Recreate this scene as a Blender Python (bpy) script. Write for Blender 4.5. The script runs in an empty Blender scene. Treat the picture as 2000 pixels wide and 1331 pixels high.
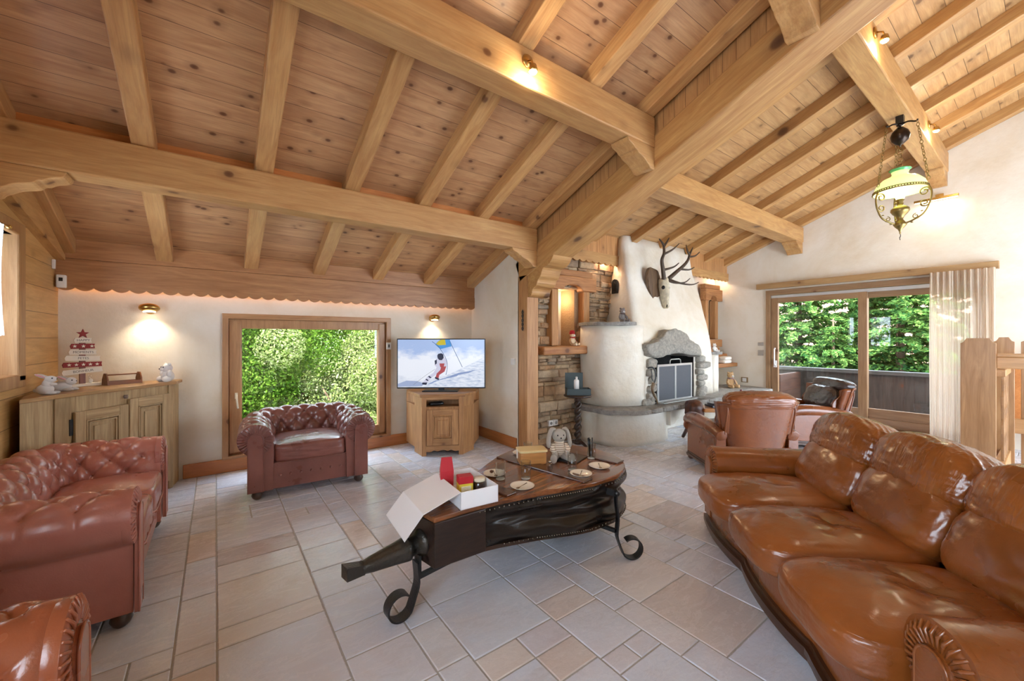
import bpy, bmesh, math, random
import numpy as np
from mathutils import Vector, Matrix, noise
R = random.Random(7)
sc = bpy.context.scene
# ---------------------------------------------------------------- camera, light, exposure
FPX, YAW, CAMZ = 783.7, math.radians(36.47), 1.40
cd = bpy.data.cameras.new('camera'); cam = bpy.data.objects.new('camera', cd); sc.collection.objects.link(cam)
cam.location = (0, 0, CAMZ); cam.rotation_euler = (math.radians(90), 0, -YAW)
cd.sensor_fit = 'HORIZONTAL'; cd.sensor_width = 36; cd.lens = FPX / 2000 * 36
cd.shift_y = -4.5 / 2000; cd.clip_start = 0.05; cd.clip_end = 300
sc.camera = cam
sc.view_settings.view_transform = 'Standard'; sc.view_settings.look = 'None'
sc.view_settings.gamma = 1; sc.view_settings.use_curve_mapping = False
sc.view_settings.exposure = 1.43
w = bpy.data.worlds.new('world'); sc.world = w; w.use_nodes = True
bg = w.node_tree.nodes['Background']; bg.inputs[0].default_value = (0.72, 0.85, 1.0, 1); bg.inputs[1].default_value = 5.2
sun = bpy.data.lights.new('sun', 'SUN'); sun.energy = 8.0; sun.angle = 0.02; sun.color = (1, 0.95, 0.86)
so = bpy.data.objects.new('sun', sun); sc.collection.objects.link(so)
so.rotation_euler = Vector((0.38, 0.42, -1.0)).to_track_quat('-Z', 'Y').to_euler()

def lamp(kind, loc, energy, col=(1, .82, .6), size=.05, tgt=None, spot=80, blend=.6):
    l = bpy.data.lights.new('lamp_light', kind); l.energy = energy; l.color = col
    if kind == 'AREA': l.size = size
    else: l.shadow_soft_size = size
    if kind == 'SPOT': l.spot_size = math.radians(spot); l.spot_blend = blend
    o = bpy.data.objects.new('lamp_light', l); sc.collection.objects.link(o); o.location = loc
    if tgt: o.rotation_euler = (Vector(tgt) - Vector(loc)).to_track_quat('-Z', 'Y').to_euler()
    return o

# ---------------------------------------------------------------- mesh helpers
class MB:
    def __init__(s): s.v = []; s.f = []; s.mi = []; s.sm = []; s.M = Matrix()
    def add(s, vs, fs, mi=0, smooth=False):
        n = len(s.v); s.v += [tuple(s.M @ Vector(p)) for p in vs]
        s.f += [tuple(i + n for i in f) for f in fs]; s.mi += [mi] * len(fs); s.sm += [smooth] * len(fs); return s
    def box(s, x0, x1, y0, y1, z0, z1, mi=0, M=None):
        vs = [(x, y, z) for z in (z0, z1) for y in (y0, y1) for x in (x0, x1)]
        if M is not None: vs = [tuple(M @ Vector(p)) for p in vs]
        return s.add(vs, [(0, 2, 3, 1), (4, 5, 7, 6), (0, 1, 5, 4), (2, 6, 7, 3), (1, 3, 7, 5), (0, 4, 6, 2)], mi)
    def prism(s, pts, h, axis='z', off=0, mi=0, smooth=False):
        n = len(pts)
        def P(a, b, c):
            return {'z': (a, b, c), 'y': (a, c, b), 'x': (c, a, b)}[axis]
        vs = [P(a, b, off) for a, b in pts] + [P(a, b, off + h) for a, b in pts]
        fs = [tuple(range(n))[::-1], tuple(range(n, 2 * n))]
        s.add(vs, fs, mi)
        base = len(s.v) - 2 * n
        for i in range(n):
            j = (i + 1) % n; s.f.append((base + i, base + j, base + n + j, base + n + i)); s.mi.append(mi); s.sm.append(smooth)
        return s
    def grid(s, fn, nu, nv, cu=False, cv=False, mi=0, smooth=True):
        vs = [fn(i / (nu if cu else nu - 1), j / (nv if cv else nv - 1)) for i in range(nu) for j in range(nv)]
        fs = [(i * nv + j, (i + 1) % nu * nv + j, (i + 1) % nu * nv + (j + 1) % nv, i * nv + (j + 1) % nv)
              for i in range(nu if cu else nu - 1) for j in range(nv if cv else nv - 1)]
        return s.add(vs, fs, mi, smooth)
    def lathe(s, prof, n=20, c=(0, 0, 0), mi=0, axis='z', smooth=True, flute=0, fn=8):
        vs = []
        for r, z in prof:
            for k in range(n):
                a = 2 * math.pi * k / n; rr = r * (1 + flute * math.cos(fn * a))
                p = (rr * math.cos(a), rr * math.sin(a), z)
                if axis == 'x': p = (p[2], p[0], p[1])
                if axis == 'y': p = (p[0], p[2], p[1])
                vs.append((p[0] + c[0], p[1] + c[1], p[2] + c[2]))
        fs = [(i * n + k, i * n + (k + 1) % n, (i + 1) * n + (k + 1) % n, (i + 1) * n + k) for i in range(len(prof) - 1) for k in range(n)]
        if prof[0][0] > 1e-4: fs.append(tuple(range(n))[::-1])
        if prof[-1][0] > 1e-4: fs.append(tuple(range((len(prof) - 1) * n, len(prof) * n)))
        return s.add(vs, fs, mi, smooth)
    def tube(s, path, r, n=8, mi=0, closed=False, flat=1.0, up=(0, 0, 1)):
        P = [Vector(p) for p in path]; m = len(P); vs = []
        rr = r if isinstance(r, (list, tuple)) else [r] * m
        prev = None
        for i, p in enumerate(P):
            t = (P[(i + 1) % m] - P[i - 1]) if closed else (P[min(i + 1, m - 1)] - P[max(i - 1, 0)])
            t.normalize()
            if prev is None:
                a = Vector(up).cross(t)
                if a.length < .05: a = Vector((1, 0, 0)).cross(t)
            else: a = prev - t * prev.dot(t)
            a.normalize(); prev = a; b = t.cross(a)
            for k in range(n):
                q = 2 * math.pi * k / n + (math.pi / n if n == 4 else 0); vs.append(tuple(p + a * (rr[i] * math.cos(q)) + b * (rr[i] * flat * math.sin(q))))
        fs = [(i * n + k, i * n + (k + 1) % n, (i + 1) % m * n + (k + 1) % n, (i + 1) % m * n + k) for i in range(m if closed else m - 1) for k in range(n)]
        if not closed: fs += [tuple(range(n))[::-1], tuple(range((m - 1) * n, m * n))]
        return s.add(vs, fs, mi, n > 4)
    def ball(s, c, r, n=14, mi=0, rot=None, pw=1.0):
        r = (r, r, r) if not isinstance(r, (tuple, list)) else r
        def fn(u, v):
            a = 2 * math.pi * u; b = math.pi * (v - .5)
            q = Vector((r[0] * math.cos(b) * math.cos(a), r[1] * math.cos(b) * math.sin(a), r[2] * math.sin(b)))
            if pw != 1:
                f = lambda t: math.copysign(abs(t) ** pw, t)
                q = Vector((r[0] * f(math.cos(b)) * f(math.cos(a)), r[1] * f(math.cos(b)) * f(math.sin(a)), r[2] * f(math.sin(b))))
            if rot is not None: q = rot @ q
            return tuple(q + Vector(c))
        return s.grid(fn, n * 2, n, cu=True, mi=mi)
    def build(s, name, mats, parent=None, loc=None, rotz=0, bev=0, sub=0, kind=None, label=None, cat=None, group=None, mat4=None, weld=False, auto=False):
        me = bpy.data.meshes.new(name); me.from_pydata(s.v, [], s.f)
        for m in (mats if isinstance(mats, (list, tuple)) else [mats]): me.materials.append(m)
        me.polygons.foreach_set('material_index', s.mi); me.polygons.foreach_set('use_smooth', s.sm); me.update()
        o = bpy.data.objects.new(name, me); sc.collection.objects.link(o)
        if weld or not getattr(s, 'keepn', False):
            b = bmesh.new(); b.from_mesh(me)
            if weld: bmesh.ops.remove_doubles(b, verts=b.verts, dist=1e-5)
            bmesh.ops.recalc_face_normals(b, faces=b.faces); b.to_mesh(me); b.free()
        if parent is not None: o.parent = parent
        if loc is not None: o.location = loc
        if rotz: o.rotation_euler = (0, 0, rotz)
        if mat4 is not None: o.matrix_world = mat4
        if bev:
            m = o.modifiers.new('bevel', 'BEVEL'); m.width = bev; m.segments = 2; m.limit_method = 'ANGLE'; m.angle_limit = .6
        if sub:
            m = o.modifiers.new('sub', 'SUBSURF'); m.levels = sub; m.render_levels = sub
        tag(o, label, cat, group, kind); return o
def tag(o, label=None, cat=None, group=None, kind=None):
    for k, v in (('label', label), ('category', cat), ('group', group), ('kind', kind)):
        if v: o[k] = v
    return o
def thing(name, label, cat, loc=(0, 0, 0), rotz=0, group=None):
    o = bpy.data.objects.new(name, None); sc.collection.objects.link(o); o.location = loc; o.rotation_euler = (0, 0, rotz)
    o.empty_display_size = .1
    return tag(o, label, cat, group)
def copy_tree(o, parent=None):
    c = o.copy(); sc.collection.objects.link(c)
    if parent is not None: c.parent = parent
    for ch in list(o.children): copy_tree(ch, c)
    return c
def frame(p0, p1, up=(0, 0, 1)):
    x = (Vector(p1) - Vector(p0)).normalized(); y = Vector(up).cross(x).normalized(); z = x.cross(y)
    M = Matrix((x, y, z)).transposed().to_4x4(); M.translation = Vector(p0); return M

# ---------------------------------------------------------------- material helpers
class NT:
    def __init__(s, name):
        s.m = bpy.data.materials.new(name); s.m.use_nodes = True; s.t = s.m.node_tree; s.n = s.t.nodes; s.b = s.n['Principled BSDF']
    def new(s, ty, **k):
        n = s.n.new(ty)
        for a, b in k.items(): setattr(n, a, b)
        return n
    def link(s, a, b): s.t.links.new(a, b)
    def val(s, sock, v):
        if isinstance(v, bpy.types.NodeSocket): s.link(v, sock)
        elif v is not None:
            sock.default_value = v
    def math(s, op, a, b=None, c=None):
        n = s.new('ShaderNodeMath', operation=op); s.val(n.inputs[0], a)
        if b is not None: s.val(n.inputs[1], b)
        if c is not None: s.val(n.inputs[2], c)
        return n.outputs[0]
    def mix(s, f, a, b, mode='MIX'):
        n = s.new('ShaderNodeMix', data_type='RGBA', blend_type=mode); s.val(n.inputs[0], f)
        s.val(n.inputs[6], (*a, 1) if isinstance(a, tuple) and len(a) == 3 else a); s.val(n.inputs[7], (*b, 1) if isinstance(b, tuple) and len(b) == 3 else b)
        return n.outputs[2]
    def coord(s, kind='Object'): return s.new('ShaderNodeTexCoord').outputs[kind]
    def mapv(s, v, sc=(1, 1, 1), loc=(0, 0, 0), rot=(0, 0, 0)):
        n = s.new('ShaderNodeMapping'); s.link(v, n.inputs[0]); n.inputs['Scale'].default_value = sc; n.inputs['Location'].default_value = loc; n.inputs['Rotation'].default_value = rot; return n.outputs[0]
    def noise(s, v, scale=5, detail=4, rough=.55, dist=0, out=0):
        n = s.new('ShaderNodeTexNoise'); s.link(v, n.inputs['Vector']); n.inputs['Scale'].default_value = scale
        n.inputs['Detail'].default_value = detail; n.inputs['Roughness'].default_value = rough; n.inputs['Distortion'].default_value = dist; return n.outputs[out]
    def ramp(s, f, stops, interp='LINEAR'):
        n = s.new('ShaderNodeValToRGB'); s.link(f, n.inputs[0]); r = n.color_ramp; r.interpolation = interp
        while len(r.elements) < len(stops): r.elements.new(.5)
        for e, (p, c) in zip(r.elements, stops): e.position = p; e.color = (*c, 1) if len(c) == 3 else c
        return n.outputs[0]
    def bump(s, h, dist=.01, strength=1, normal=None):
        n = s.new('ShaderNodeBump'); s.link(h, n.inputs['Height']); n.inputs['Distance'].default_value = dist; n.inputs['Strength'].default_value = strength
        if normal is not None: s.link(normal, n.inputs['Normal'])
        return n.outputs[0]
    def done(s, color=None, rough=.5, normal=None, metal=0, coat=0, **k):
        b = s.b; s.val(b.inputs['Base Color'], (*color, 1) if isinstance(color, tuple) and len(color) == 3 else color); s.val(b.inputs['Roughness'], rough)
        b.inputs['Metallic'].default_value = metal; b.inputs['Coat Weight'].default_value = coat; b.inputs['Coat Roughness'].default_value = .15
        if normal is not None: s.link(normal, b.inputs['Normal'])
        for a, v in k.items(): s.val(b.inputs[a.replace('_', ' ')], v)
        return s.m
def G(c):  # sRGB 0-255 -> linear
    return tuple((x / 255 / 12.92) if x / 255 <= .04045 else ((x / 255 + .055) / 1.055) ** 2.4 for x in c)
def plain(name, c, rough=.5, metal=0, var=.12, scale=8, bump=0, coat=0, **k):
    t = NT(name); v = t.coord(); n = t.noise(v, scale, 4); c = G(c)
    col = t.mix(n, tuple(x * (1 - var) for x in c), tuple(min(1, x * (1 + var)) for x in c))
    return t.done(col, rough, t.bump(t.noise(v, scale * 6, 4), bump) if bump else None, metal, coat, **k)
def wood(name, light, dark, plank=None, g='X', knots=1.0, rough=.45, kscale=3.0, coat=0.0, knotcol=(95, 55, 30), grain=1.0, groove=(70, 42, 22), var=.25):
    t = NT(name); sp = t.new('ShaderNodeSeparateXYZ'); t.link(t.coord(), sp.inputs[0])
    ax = {'X': 0, 'Y': 1, 'Z': 2}; o = [a for a in 'XYZ' if a != g]
    if plank: o = [plank[0]] + [a for a in o if a != plank[0]]
    gg, aa, bb = (sp.outputs[ax[g]], sp.outputs[ax[o[0]]], sp.outputs[ax[o[1]]])
    info = t.new('ShaderNodeObjectInfo').outputs['Random']
    if plank:
        q = t.math('DIVIDE', aa, plank[1]); idx = t.math('FLOOR', q); fr = t.math('FRACT', q)
        wn = t.new('ShaderNodeTexWhiteNoise', noise_dimensions='1D'); t.link(t.math('ADD', idx, info), wn.inputs['W']); rnd = wn.outputs[0]
    else: rnd = info
    gx = t.math('MULTIPLY_ADD', rnd, 23.0, gg)
    c = t.new('ShaderNodeCombineXYZ'); t.link(gx, c.inputs[0]); t.link(aa, c.inputs[1]); t.link(bb, c.inputs[2]); V = c.outputs[0]
    n1 = t.noise(t.mapv(V, (1.1, 9 * grain, 9 * grain)), 1.6, 5, .6, 1.2); n2 = t.noise(t.mapv(V, (3, 70, 70)), 1.5, 3, .6)
    def soft(c, k=.05):
        g = sum(c) / 3; return tuple((x * (1 - k) + g * k) for x in c)
    L, D = soft(G(light)), soft(G(dark))
    col = t.mix(t.ramp(n1, [(.3, (0, 0, 0)), (.72, (1, 1, 1))]), D, L)
    col = t.mix(t.math('MULTIPLY', t.ramp(n2, [(.45, (0, 0, 0)), (.75, (1, 1, 1))]), .35), col, tuple(x * .62 for x in D))
    col = t.mix(t.math('MULTIPLY', rnd, var), col, tuple(x * .55 for x in D) if var > 0 else L)
    if knots:
        vo = t.new('ShaderNodeTexVoronoi'); t.link(t.mapv(V, (kscale * .75, kscale, kscale)), vo.inputs['Vector']); vo.inputs['Scale'].default_value = 1
        k = t.ramp(vo.outputs['Distance'], [(.0, (1, 1, 1)), (.055 * knots, (.85, .85, .85)), (.085 * knots, (.28, .28, .28)), (.2 * knots, (0, 0, 0))])
        col = t.mix(k, col, G(knotcol))
    nb = t.bump(n2, .0015, .6)
    if plank:
        gr = t.math('COMPARE', fr, 0.0, plank[2] if len(plank) > 2 else .025)
        col = t.mix(t.math('MULTIPLY', gr, .8), col, G(groove))
        nb = t.bump(t.math('SUBTRACT', 1.0, gr), .006, 1, nb)
    return t.done(col, rough, nb, coat=coat)

PINE = wood('pine_beam', (222, 176, 114), (190, 136, 78), kscale=3.6, knots=1.2, rough=.42)
PINE_BOARD = wood('pine_ceiling_board', (222, 176, 126), (190, 138, 92), plank=('Y', .145, .022), kscale=7.5, knots=1.7, rough=.4)
PINE_RIGHT = wood('pine_ceiling_board_right', (212, 168, 112), (180, 132, 80), plank=('Y', .155, .025), kscale=5.4, knots=1.9, rough=.4, knotcol=(105, 70, 38))
PINE_TRUSS = wood('pine_truss', (214, 168, 104), (178, 124, 66), kscale=2.4, knots=1.5, rough=.45, knotcol=(80, 50, 35))
PINE_ORANGE = wood('pine_orange', (214, 140, 72), (184, 108, 48), kscale=3, rough=.35, coat=.2)
PINE_WALL = wood('pine_wall_board', (226, 184, 118), (196, 148, 84), plank=('Z', .2, .02), g='Y', kscale=3.4, rough=.4)
PINE_VERT = wood('pine_vertical_board', (214, 158, 98), (180, 122, 66), plank=('X', .1, .03), g='Z', kscale=4, rough=.45)
PINE_FASCIA = wood('pine_fascia', (205, 150, 98), (168, 112, 66), kscale=2.2, rough=.4)
OLDWOOD = wood('old_hewn_wood', (200, 140, 80), (150, 92, 46), kscale=2.2, grain=1.6, rough=.6, g='X')
FRAMEWOOD = wood('window_frame_wood', (204, 156, 106), (172, 122, 78), kscale=3.5, g='Z', rough=.35)
FRAMEWOOD_X = wood('window_frame_wood_horizontal', (204, 156, 106), (172, 122, 78), kscale=3.5, g='X', rough=.35)
DOORW = wood('door_frame_wood', (176, 138, 98), (142, 104, 68), kscale=3.5, g='Z', rough=.35)
FRAMEWOOD_Y = wood('door_frame_wood_horizontal', (172, 136, 98), (140, 104, 70), kscale=3.5, g='Y', rough=.35)
GREYWOOD = wood('weathered_pine', (204, 178, 132), (158, 128, 84), kscale=3.2, grain=1.5, g='Z', rough=.55, knots=1.1, knotcol=(80, 55, 35))
POSTWOOD = wood('post_wood', (206, 154, 98), (166, 112, 64), kscale=2.4, g='Z', grain=1.4, rough=.5)
def plaster(name='plaster', a=(230, 222, 208), b=(212, 194, 164), bump=.006):
    t = NT(name); v = t.coord(); n = t.noise(v, 1.3, 6, .62, .4); n2 = t.noise(t.mapv(v, (1, 1, 2.2)), 6, 5, .6)
    col = t.mix(t.ramp(n, [(.38, (0, 0, 0)), (.72, (1, 1, 1))]), G(a), G(b)); col = t.mix(t.math('MULTIPLY', n2, .35), col, G(a))
    return t.done(col, .75, t.bump(t.noise(v, 5, 6, .6), bump * 1.5))
PLASTER = plaster(); CHIMNEY = plaster('chimney_render', (234, 229, 217), (208, 192, 162), .012)
def tilemat():
    t = NT('floor_tile'); v = t.coord(); rp = t.new('ShaderNodeNewGeometry').outputs['Random Per Island']
    off = t.new('ShaderNodeCombineXYZ'); t.link(t.math('MULTIPLY', rp, 37.0), off.inputs[0]); t.link(t.math('MULTIPLY', rp, 91.0), off.inputs[1])
    va = t.new('ShaderNodeVectorMath', operation='ADD'); t.link(v, va.inputs[0]); t.link(off.outputs[0], va.inputs[1]); V = va.outputs[0]
    n = t.noise(V, 1.7, 5, .6, .6); n2 = t.noise(t.mapv(V, (2, 7, 2)), 2.2, 6, .7, 1.0); n3 = t.noise(V, 1.1, 3)
    base = t.ramp(rp, [(0, G((212, 224, 242))), (.3, G((220, 224, 234))), (.6, G((214, 224, 240))), (.85, G((226, 219, 214))), (1, G((190, 188, 194)))])
    col = t.mix(t.math('MULTIPLY', t.ramp(n, [(.45, (0, 0, 0)), (.7, (1, 1, 1))]), .3), base, G((204, 172, 152)))
    col = t.mix(t.math('MULTIPLY', t.ramp(n3, [(.5, (0, 0, 0)), (.75, (1, 1, 1))]), .25), col, G((206, 184, 194)))
    col = t.mix(t.math('MULTIPLY', t.ramp(n2, [(.5, (0, 0, 0)), (.75, (1, 1, 1))]), .38), col, G((150, 146, 150)))
    return t.done(col, t.ramp(n2, [(.3, (.2, .2, .2)), (.8, (.36, .36, .36))]), t.bump(t.noise(t.mapv(V, (1, 2, 1)), 5, 5, .65), .006), coat=.15)
TILE = tilemat(); GROUT = plain('grout', (168, 166, 162), .8, scale=30)
def stonemat(name, cols, bump=.012, rough=.8, scale=9):
    t = NT(name); v = t.coord(); rp = t.new('ShaderNodeNewGeometry').outputs['Random Per Island']
    n = t.noise(v, scale, 6, .7, .5); m = len(cols)
    base = t.ramp(rp, [(i / (m - 1), G(c)) for i, c in enumerate(cols)])
    col = t.mix(t.ramp(n, [(.35, (.0, .0, .0)), (.8, (1, 1, 1))]), t.mix(.55, base, (.03, .025, .02)), base)
    return t.done(col, rough, t.bump(t.noise(v, scale * 1.6, 8, .75), bump * 1.6))
STONEWALL = stonemat('stone_wall', [(190, 150, 108), (214, 182, 140), (168, 136, 106), (224, 196, 158), (200, 150, 102), (176, 160, 138)])
GRANITE = stonemat('granite_slab', [(172, 168, 160), (194, 190, 182), (156, 152, 146)], .014, .7, 16)
IRON = plain('wrought_iron', (62, 64, 66), .38, metal=.7, scale=20, bump=.002)
BLACK = plain('black_plastic', (18, 18, 20), .35)
WHITEP = plain('white_plastic', (232, 230, 226), .4, var=.03)
BRASS = plain('brass', (196, 160, 96), .28, metal=1, var=.1)
def emis(name, c, s):
    t = NT(name); return t.done((0, 0, 0), .5, Emission_Color=(*G(c), 1), Emission_Strength=float(s))
def glassmat(name, tint=(1, 1, 1), rough=.02):
    t = NT(name); t.n.remove(t.b); tr = t.new('ShaderNodeBsdfTransparent'); tr.inputs[0].default_value = (*tint, 1)
    gl = t.new('ShaderNodeBsdfGlossy'); gl.inputs['Roughness'].default_value = rough
    fr = t.new('ShaderNodeLayerWeight'); fr.inputs[0].default_value = .5; mx = t.new('ShaderNodeMixShader'); f_ = t.math('MULTIPLY_ADD', t.math('POWER', fr.outputs['Facing'], 3.5), .6, .035)
    t.link(f_, mx.inputs[0]); t.link(tr.outputs[0], mx.inputs[1]); t.link(gl.outputs[0], mx.inputs[2]); t.link(mx.outputs[0], t.n['Material Output'].inputs[0]); return t.m
PANE = glassmat('window_glass')
SL = .395
def roofL(y): return 4.135 - SL * y      # underside of the rafters, left bay
def roofR(y): return 4.315 - SL * y      # the same, right bay
def st(o, label=None): return tag(o, label, None, None, 'structure')
trimn = [0]
def beam(p0, p1, wd, ht, mat, bev=.008, label=None, name=None, up=(0, 0, 1)):
    L = (Vector(p1) - Vector(p0)).length; trimn[0] += 1
    return MB().box(0, L, -wd / 2, wd / 2, 0, ht).build(name or 'trim_%d' % trimn[0], mat, mat4=frame(p0, p1, up), bev=bev, kind='structure', label=label)
# ---------------------------------------------------------------- floor
def build_floor():
    m = MB(); X = .905 - .9 * 3; widths = [.45, .295, .155]; rows = []
    x = X; k = 0
    while x < 9.2:
        rows.append((x, x + widths[k % 3])); x += widths[k % 3]; k += 1
    anchors = {.005: [2.234, 2.384, 2.826, 3.05, 3.277, 3.72], .905: [1.354, 1.498, 1.931], 1.355: [1.18, 1.467, 1.62], 1.65: [1.345, 1.491], .455: [2.044]}
    rr = random.Random(3); g = .0035
    for x0, x1 in rows:
        wd = x1 - x0; y = -2.2 - rr.random() * .3; an = []
        for k2, v in anchors.items():
            if abs(k2 - x0) < .03: an = v
        ys = [y]
        ch = [.45, .3, .45, .3, .15] if wd > .4 else ([.45, .3, .3, .15] if wd > .2 else [.3, .45, .15])
        while ys[-1] < 5.4:
            nx = [a for a in an if a > ys[-1] + .02]
            if nx and an and ys[-1] > an[0] - .01: ys.append(nx[0]); continue
            s = rr.choice(ch)
            if nx and ys[-1] + s > nx[0] - .1: ys.append(nx[0])
            else: ys.append(ys[-1] + s)
        for a, b in zip(ys, ys[1:]):
            cells = [(x0, x1)]
            if b - a < .17 and wd > .28 and rr.random() < .7: cells = [(x0, (x0 + x1) / 2), ((x0 + x1) / 2, x1)]
            for c0, c1 in cells:
                if c0 > 8.2 or c1 < -1.15: continue
                e = .004; zz = rr.uniform(-.0008, .0008)
                A = (c0 + g, a + g, c1 - g, b - g)
                vs = [(A[0], A[1], -.012), (A[2], A[1], -.012), (A[2], A[3], -.012), (A[0], A[3], -.012),
                      (A[0], A[1], -.003 + zz), (A[2], A[1], -.003 + zz), (A[2], A[3], -.003 + zz), (A[0], A[3], -.003 + zz),
                      (A[0] + e, A[1] + e, zz), (A[2] - e, A[1] + e, zz), (A[2] - e, A[3] - e, zz), (A[0] + e, A[3] - e, zz)]
                fs = [(8, 9, 10, 11)] + [(i, (i + 1) % 4, (i + 1) % 4 + 4, i + 4) for i in range(4)] + [(i + 4, (i + 1) % 4 + 4, (i + 1) % 4 + 8, i + 8) for i in range(4)]
                m.add(vs, fs, 0)
    m.box(-1.2, 8.3, -2.3, 5.3, -.2, -.004, 1)
    return m.build('floor', [TILE, GROUT], kind='structure')
build_floor()
# ---------------------------------------------------------------- walls
def wall_y(name, x0, x1, z1f, yf, th, mat, hole=None):      # wall facing -Y at y = yf
    m = MB(); top = z1f
    if hole:
        a, b, c, d = hole
        m.box(x0, a, yf, yf + th, 0, top); m.box(b, x1, yf, yf + th, 0, top); m.box(a, b, yf, yf + th, d, top)
        if c > 0: m.box(a, b, yf, yf + th, 0, c)
    else: m.box(x0, x1, yf, yf + th, 0, top)
    return m.build(name, mat, kind='structure')
wall_y('wall_back', -1.1, 3.3, 2.28, 5.15, .35, PLASTER, (.075, 1.815, .15, 1.64))
# dividing wall between the two bays, pitched top
def wall_x(name, x, th, pts, mat, hole=None):
    m = MB(); m.prism(pts, th, 'x', x); return m.build(name, mat, kind='structure')
wall_x('wall_divider', 3.06, .18, [(4.0, 0), (5.15, 0), (5.15, 2.22), (4.0, 2.68)], PLASTER)
# gable wall with the sliding door opening
def roofz(y): return 4.45 - SL * y
m = MB(); Xg = 8.085
m.prism([(3.12, 0), (4.3, 0), (4.3, roofz(4.3)), (3.12, roofz(3.12))], .35, 'x', Xg)
m.prism([(.5, 2.25), (3.12, 2.25), (3.12, roofz(3.12)), (.5, roofz(.5))], .35, 'x', Xg)
m.prism([(-2.2, 0), (.5, 0), (.5, roofz(.5)), (-2.2, roofz(-2.2))], .35, 'x', Xg)
m.build('wall_right', PLASTER, kind='structure')
# left timber wall with its window opening
m = MB()
m.box(-1.35, -1.1, 4.28, 5.3, 0, 2.35); m.box(-1.35, -1.1, 3.1, 4.28, 0, 1.14); m.prism([(3.1, 2.1), (4.28, 2.1), (4.28, 2.6), (3.1, 3.05)], .25, 'x', -1.35)
m.prism([(.7, 0), (3.1, 0), (3.1, 3.05), (.7, 3.98)], .25, 'x', -1.35); m.prism([(-2.2, 0), (-1.2, 0), (-1.2, 4.71), (-2.2, 5.1)], .25, 'x', -1.35); m.box(-1.35, -1.1, -1.2, .7, 0, .85); m.prism([(-1.2, 2.15), (.7, 2.15), (.7, 3.98), (-1.2, 4.71)], .25, 'x', -1.35)  # opening nearest the camera is out of view, added to let daylight in
m.build('wall_left', PINE_WALL, kind='structure')
# plastered wall behind the fireplace (right bay)
wall_y('wall_fireplace', 4.95, 8.3, 2.95, 4.06, .3, PLASTER)
# rough stone wall with a niche
def stone_wall():
    rr = random.Random(11); m = MB(); x0, x1, z0, z1 = 3.2, 5.0, 0.0, 2.7; nx0, nx1, nz0, nz1 = 3.655, 4.07, 1.3, 2.08
    z = z0
    while z < z1:
        h = rr.choice([.026, .034, .042, .05, .062, .08, .11]) * (1.7 if z < .75 else 1)
        x = x0 - rr.random() * .1
        while x < x1:
            L = rr.uniform(.07, .27) * (1.4 if h > .09 else 1)
            a, b = x + .002, x + L - .002; c, d = z + .002, z + h - .002
            if not (b > nx0 - .03 and a < nx1 + .03 and d > nz0 and c < nz1):
                y = 4.0 - rr.uniform(-.01, .035); j = lambda s=.008: rr.uniform(-s, s)
                f = [(a + j(), y + j(), c + j()), (b + j(), y + j(), c + j()), (b + j(), y + j(), d + j()), (a + j(), y + j(), d + j())]
                e = .012; fr = [(f[0][0] + e, f[0][1] - e, f[0][2] + e), (f[1][0] - e, f[1][1] - e, f[1][2] + e), (f[2][0] - e, f[2][1] - e, f[2][2] - e), (f[3][0] + e, f[3][1] - e, f[3][2] - e)]
                bk = [(p[0], 4.07, p[2]) for p in f]
                m.add(bk + f + fr, [(8, 9, 10, 11)] + [(i, (i + 1) % 4, (i + 1) % 4 + 4, i + 4) for i in range(4)] + [(i + 4, (i + 1) % 4 + 4, (i + 1) % 4 + 8, i + 8) for i in range(4)])
            x += L
        z += h
    # backing and niche reveal
    m.box(x0, nx0, 4.03, 4.33, 0, z1, 1); m.box(nx1, x1, 4.03, 4.33, 0, z1, 1); m.box(nx0, nx1, 4.03, 4.33, 0, nz0, 1); m.box(nx0, nx1, 4.03, 4.33, nz1, z1, 1)
    m.box(nx0 - .05, nx1 + .05, 4.3, 4.36, nz0 - .05, nz1 + .05, 2)
    m.build('wall_stone', [STONEWALL, plain('mortar', (150, 120, 88), .9, bump=.01), PLASTER], kind='structure')
stone_wall()
# ---------------------------------------------------------------- ceilings
cl = math.sqrt(1 + SL * SL)
def ceil_plane(name, x0, x1, z0, y0, y1, mat):
    p0 = Vector((x0, y1, z0 - SL * y1)); Xv = Vector((1, 0, 0)); Yv = Vector((0, -1, SL)).normalized(); Zv = Xv.cross(Yv)
    M = Matrix((Xv, Yv, Zv)).transposed().to_4x4(); M.translation = p0
    L = (y1 - y0) * cl
    MB().box(0, x1 - x0, 0, L, -.03, 0).build(name, mat, mat4=M, kind='structure')
ceil_plane('ceiling', -3.0, 3.4, 4.135 + .13, -2.2, 5.3, PINE_BOARD)  # extended past the left wall; unseen overhang added to block the sun
ceil_plane('ceiling.001', 3.2, 9.3, 4.315 + .13, -2.2, 4.3, PINE_RIGHT)
# rafters, left bay
for i, x in enumerate([-1.04, -.39, .305, .965, 1.645, 2.325, 2.995]):
    wd = .125; off = .012
    beam((x, 5.12, roofL(5.12)), (x, -2.2, roofL(-2.2)), wd, .125, PINE, label='pine rafter of the left bay')
for i, x in enumerate([3.65, 4.32, 5.06, 5.77, 6.53, 7.27, 8.02]):
    beam((x, 3.9 if x > 7 or x < 5 else 3.75, roofR(3.9 if x > 7 or x < 5 else 3.75)), (x, -2.2, roofR(-2.2)), .115, .125, PINE_TRUSS, label='rafter of the right bay')
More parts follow.
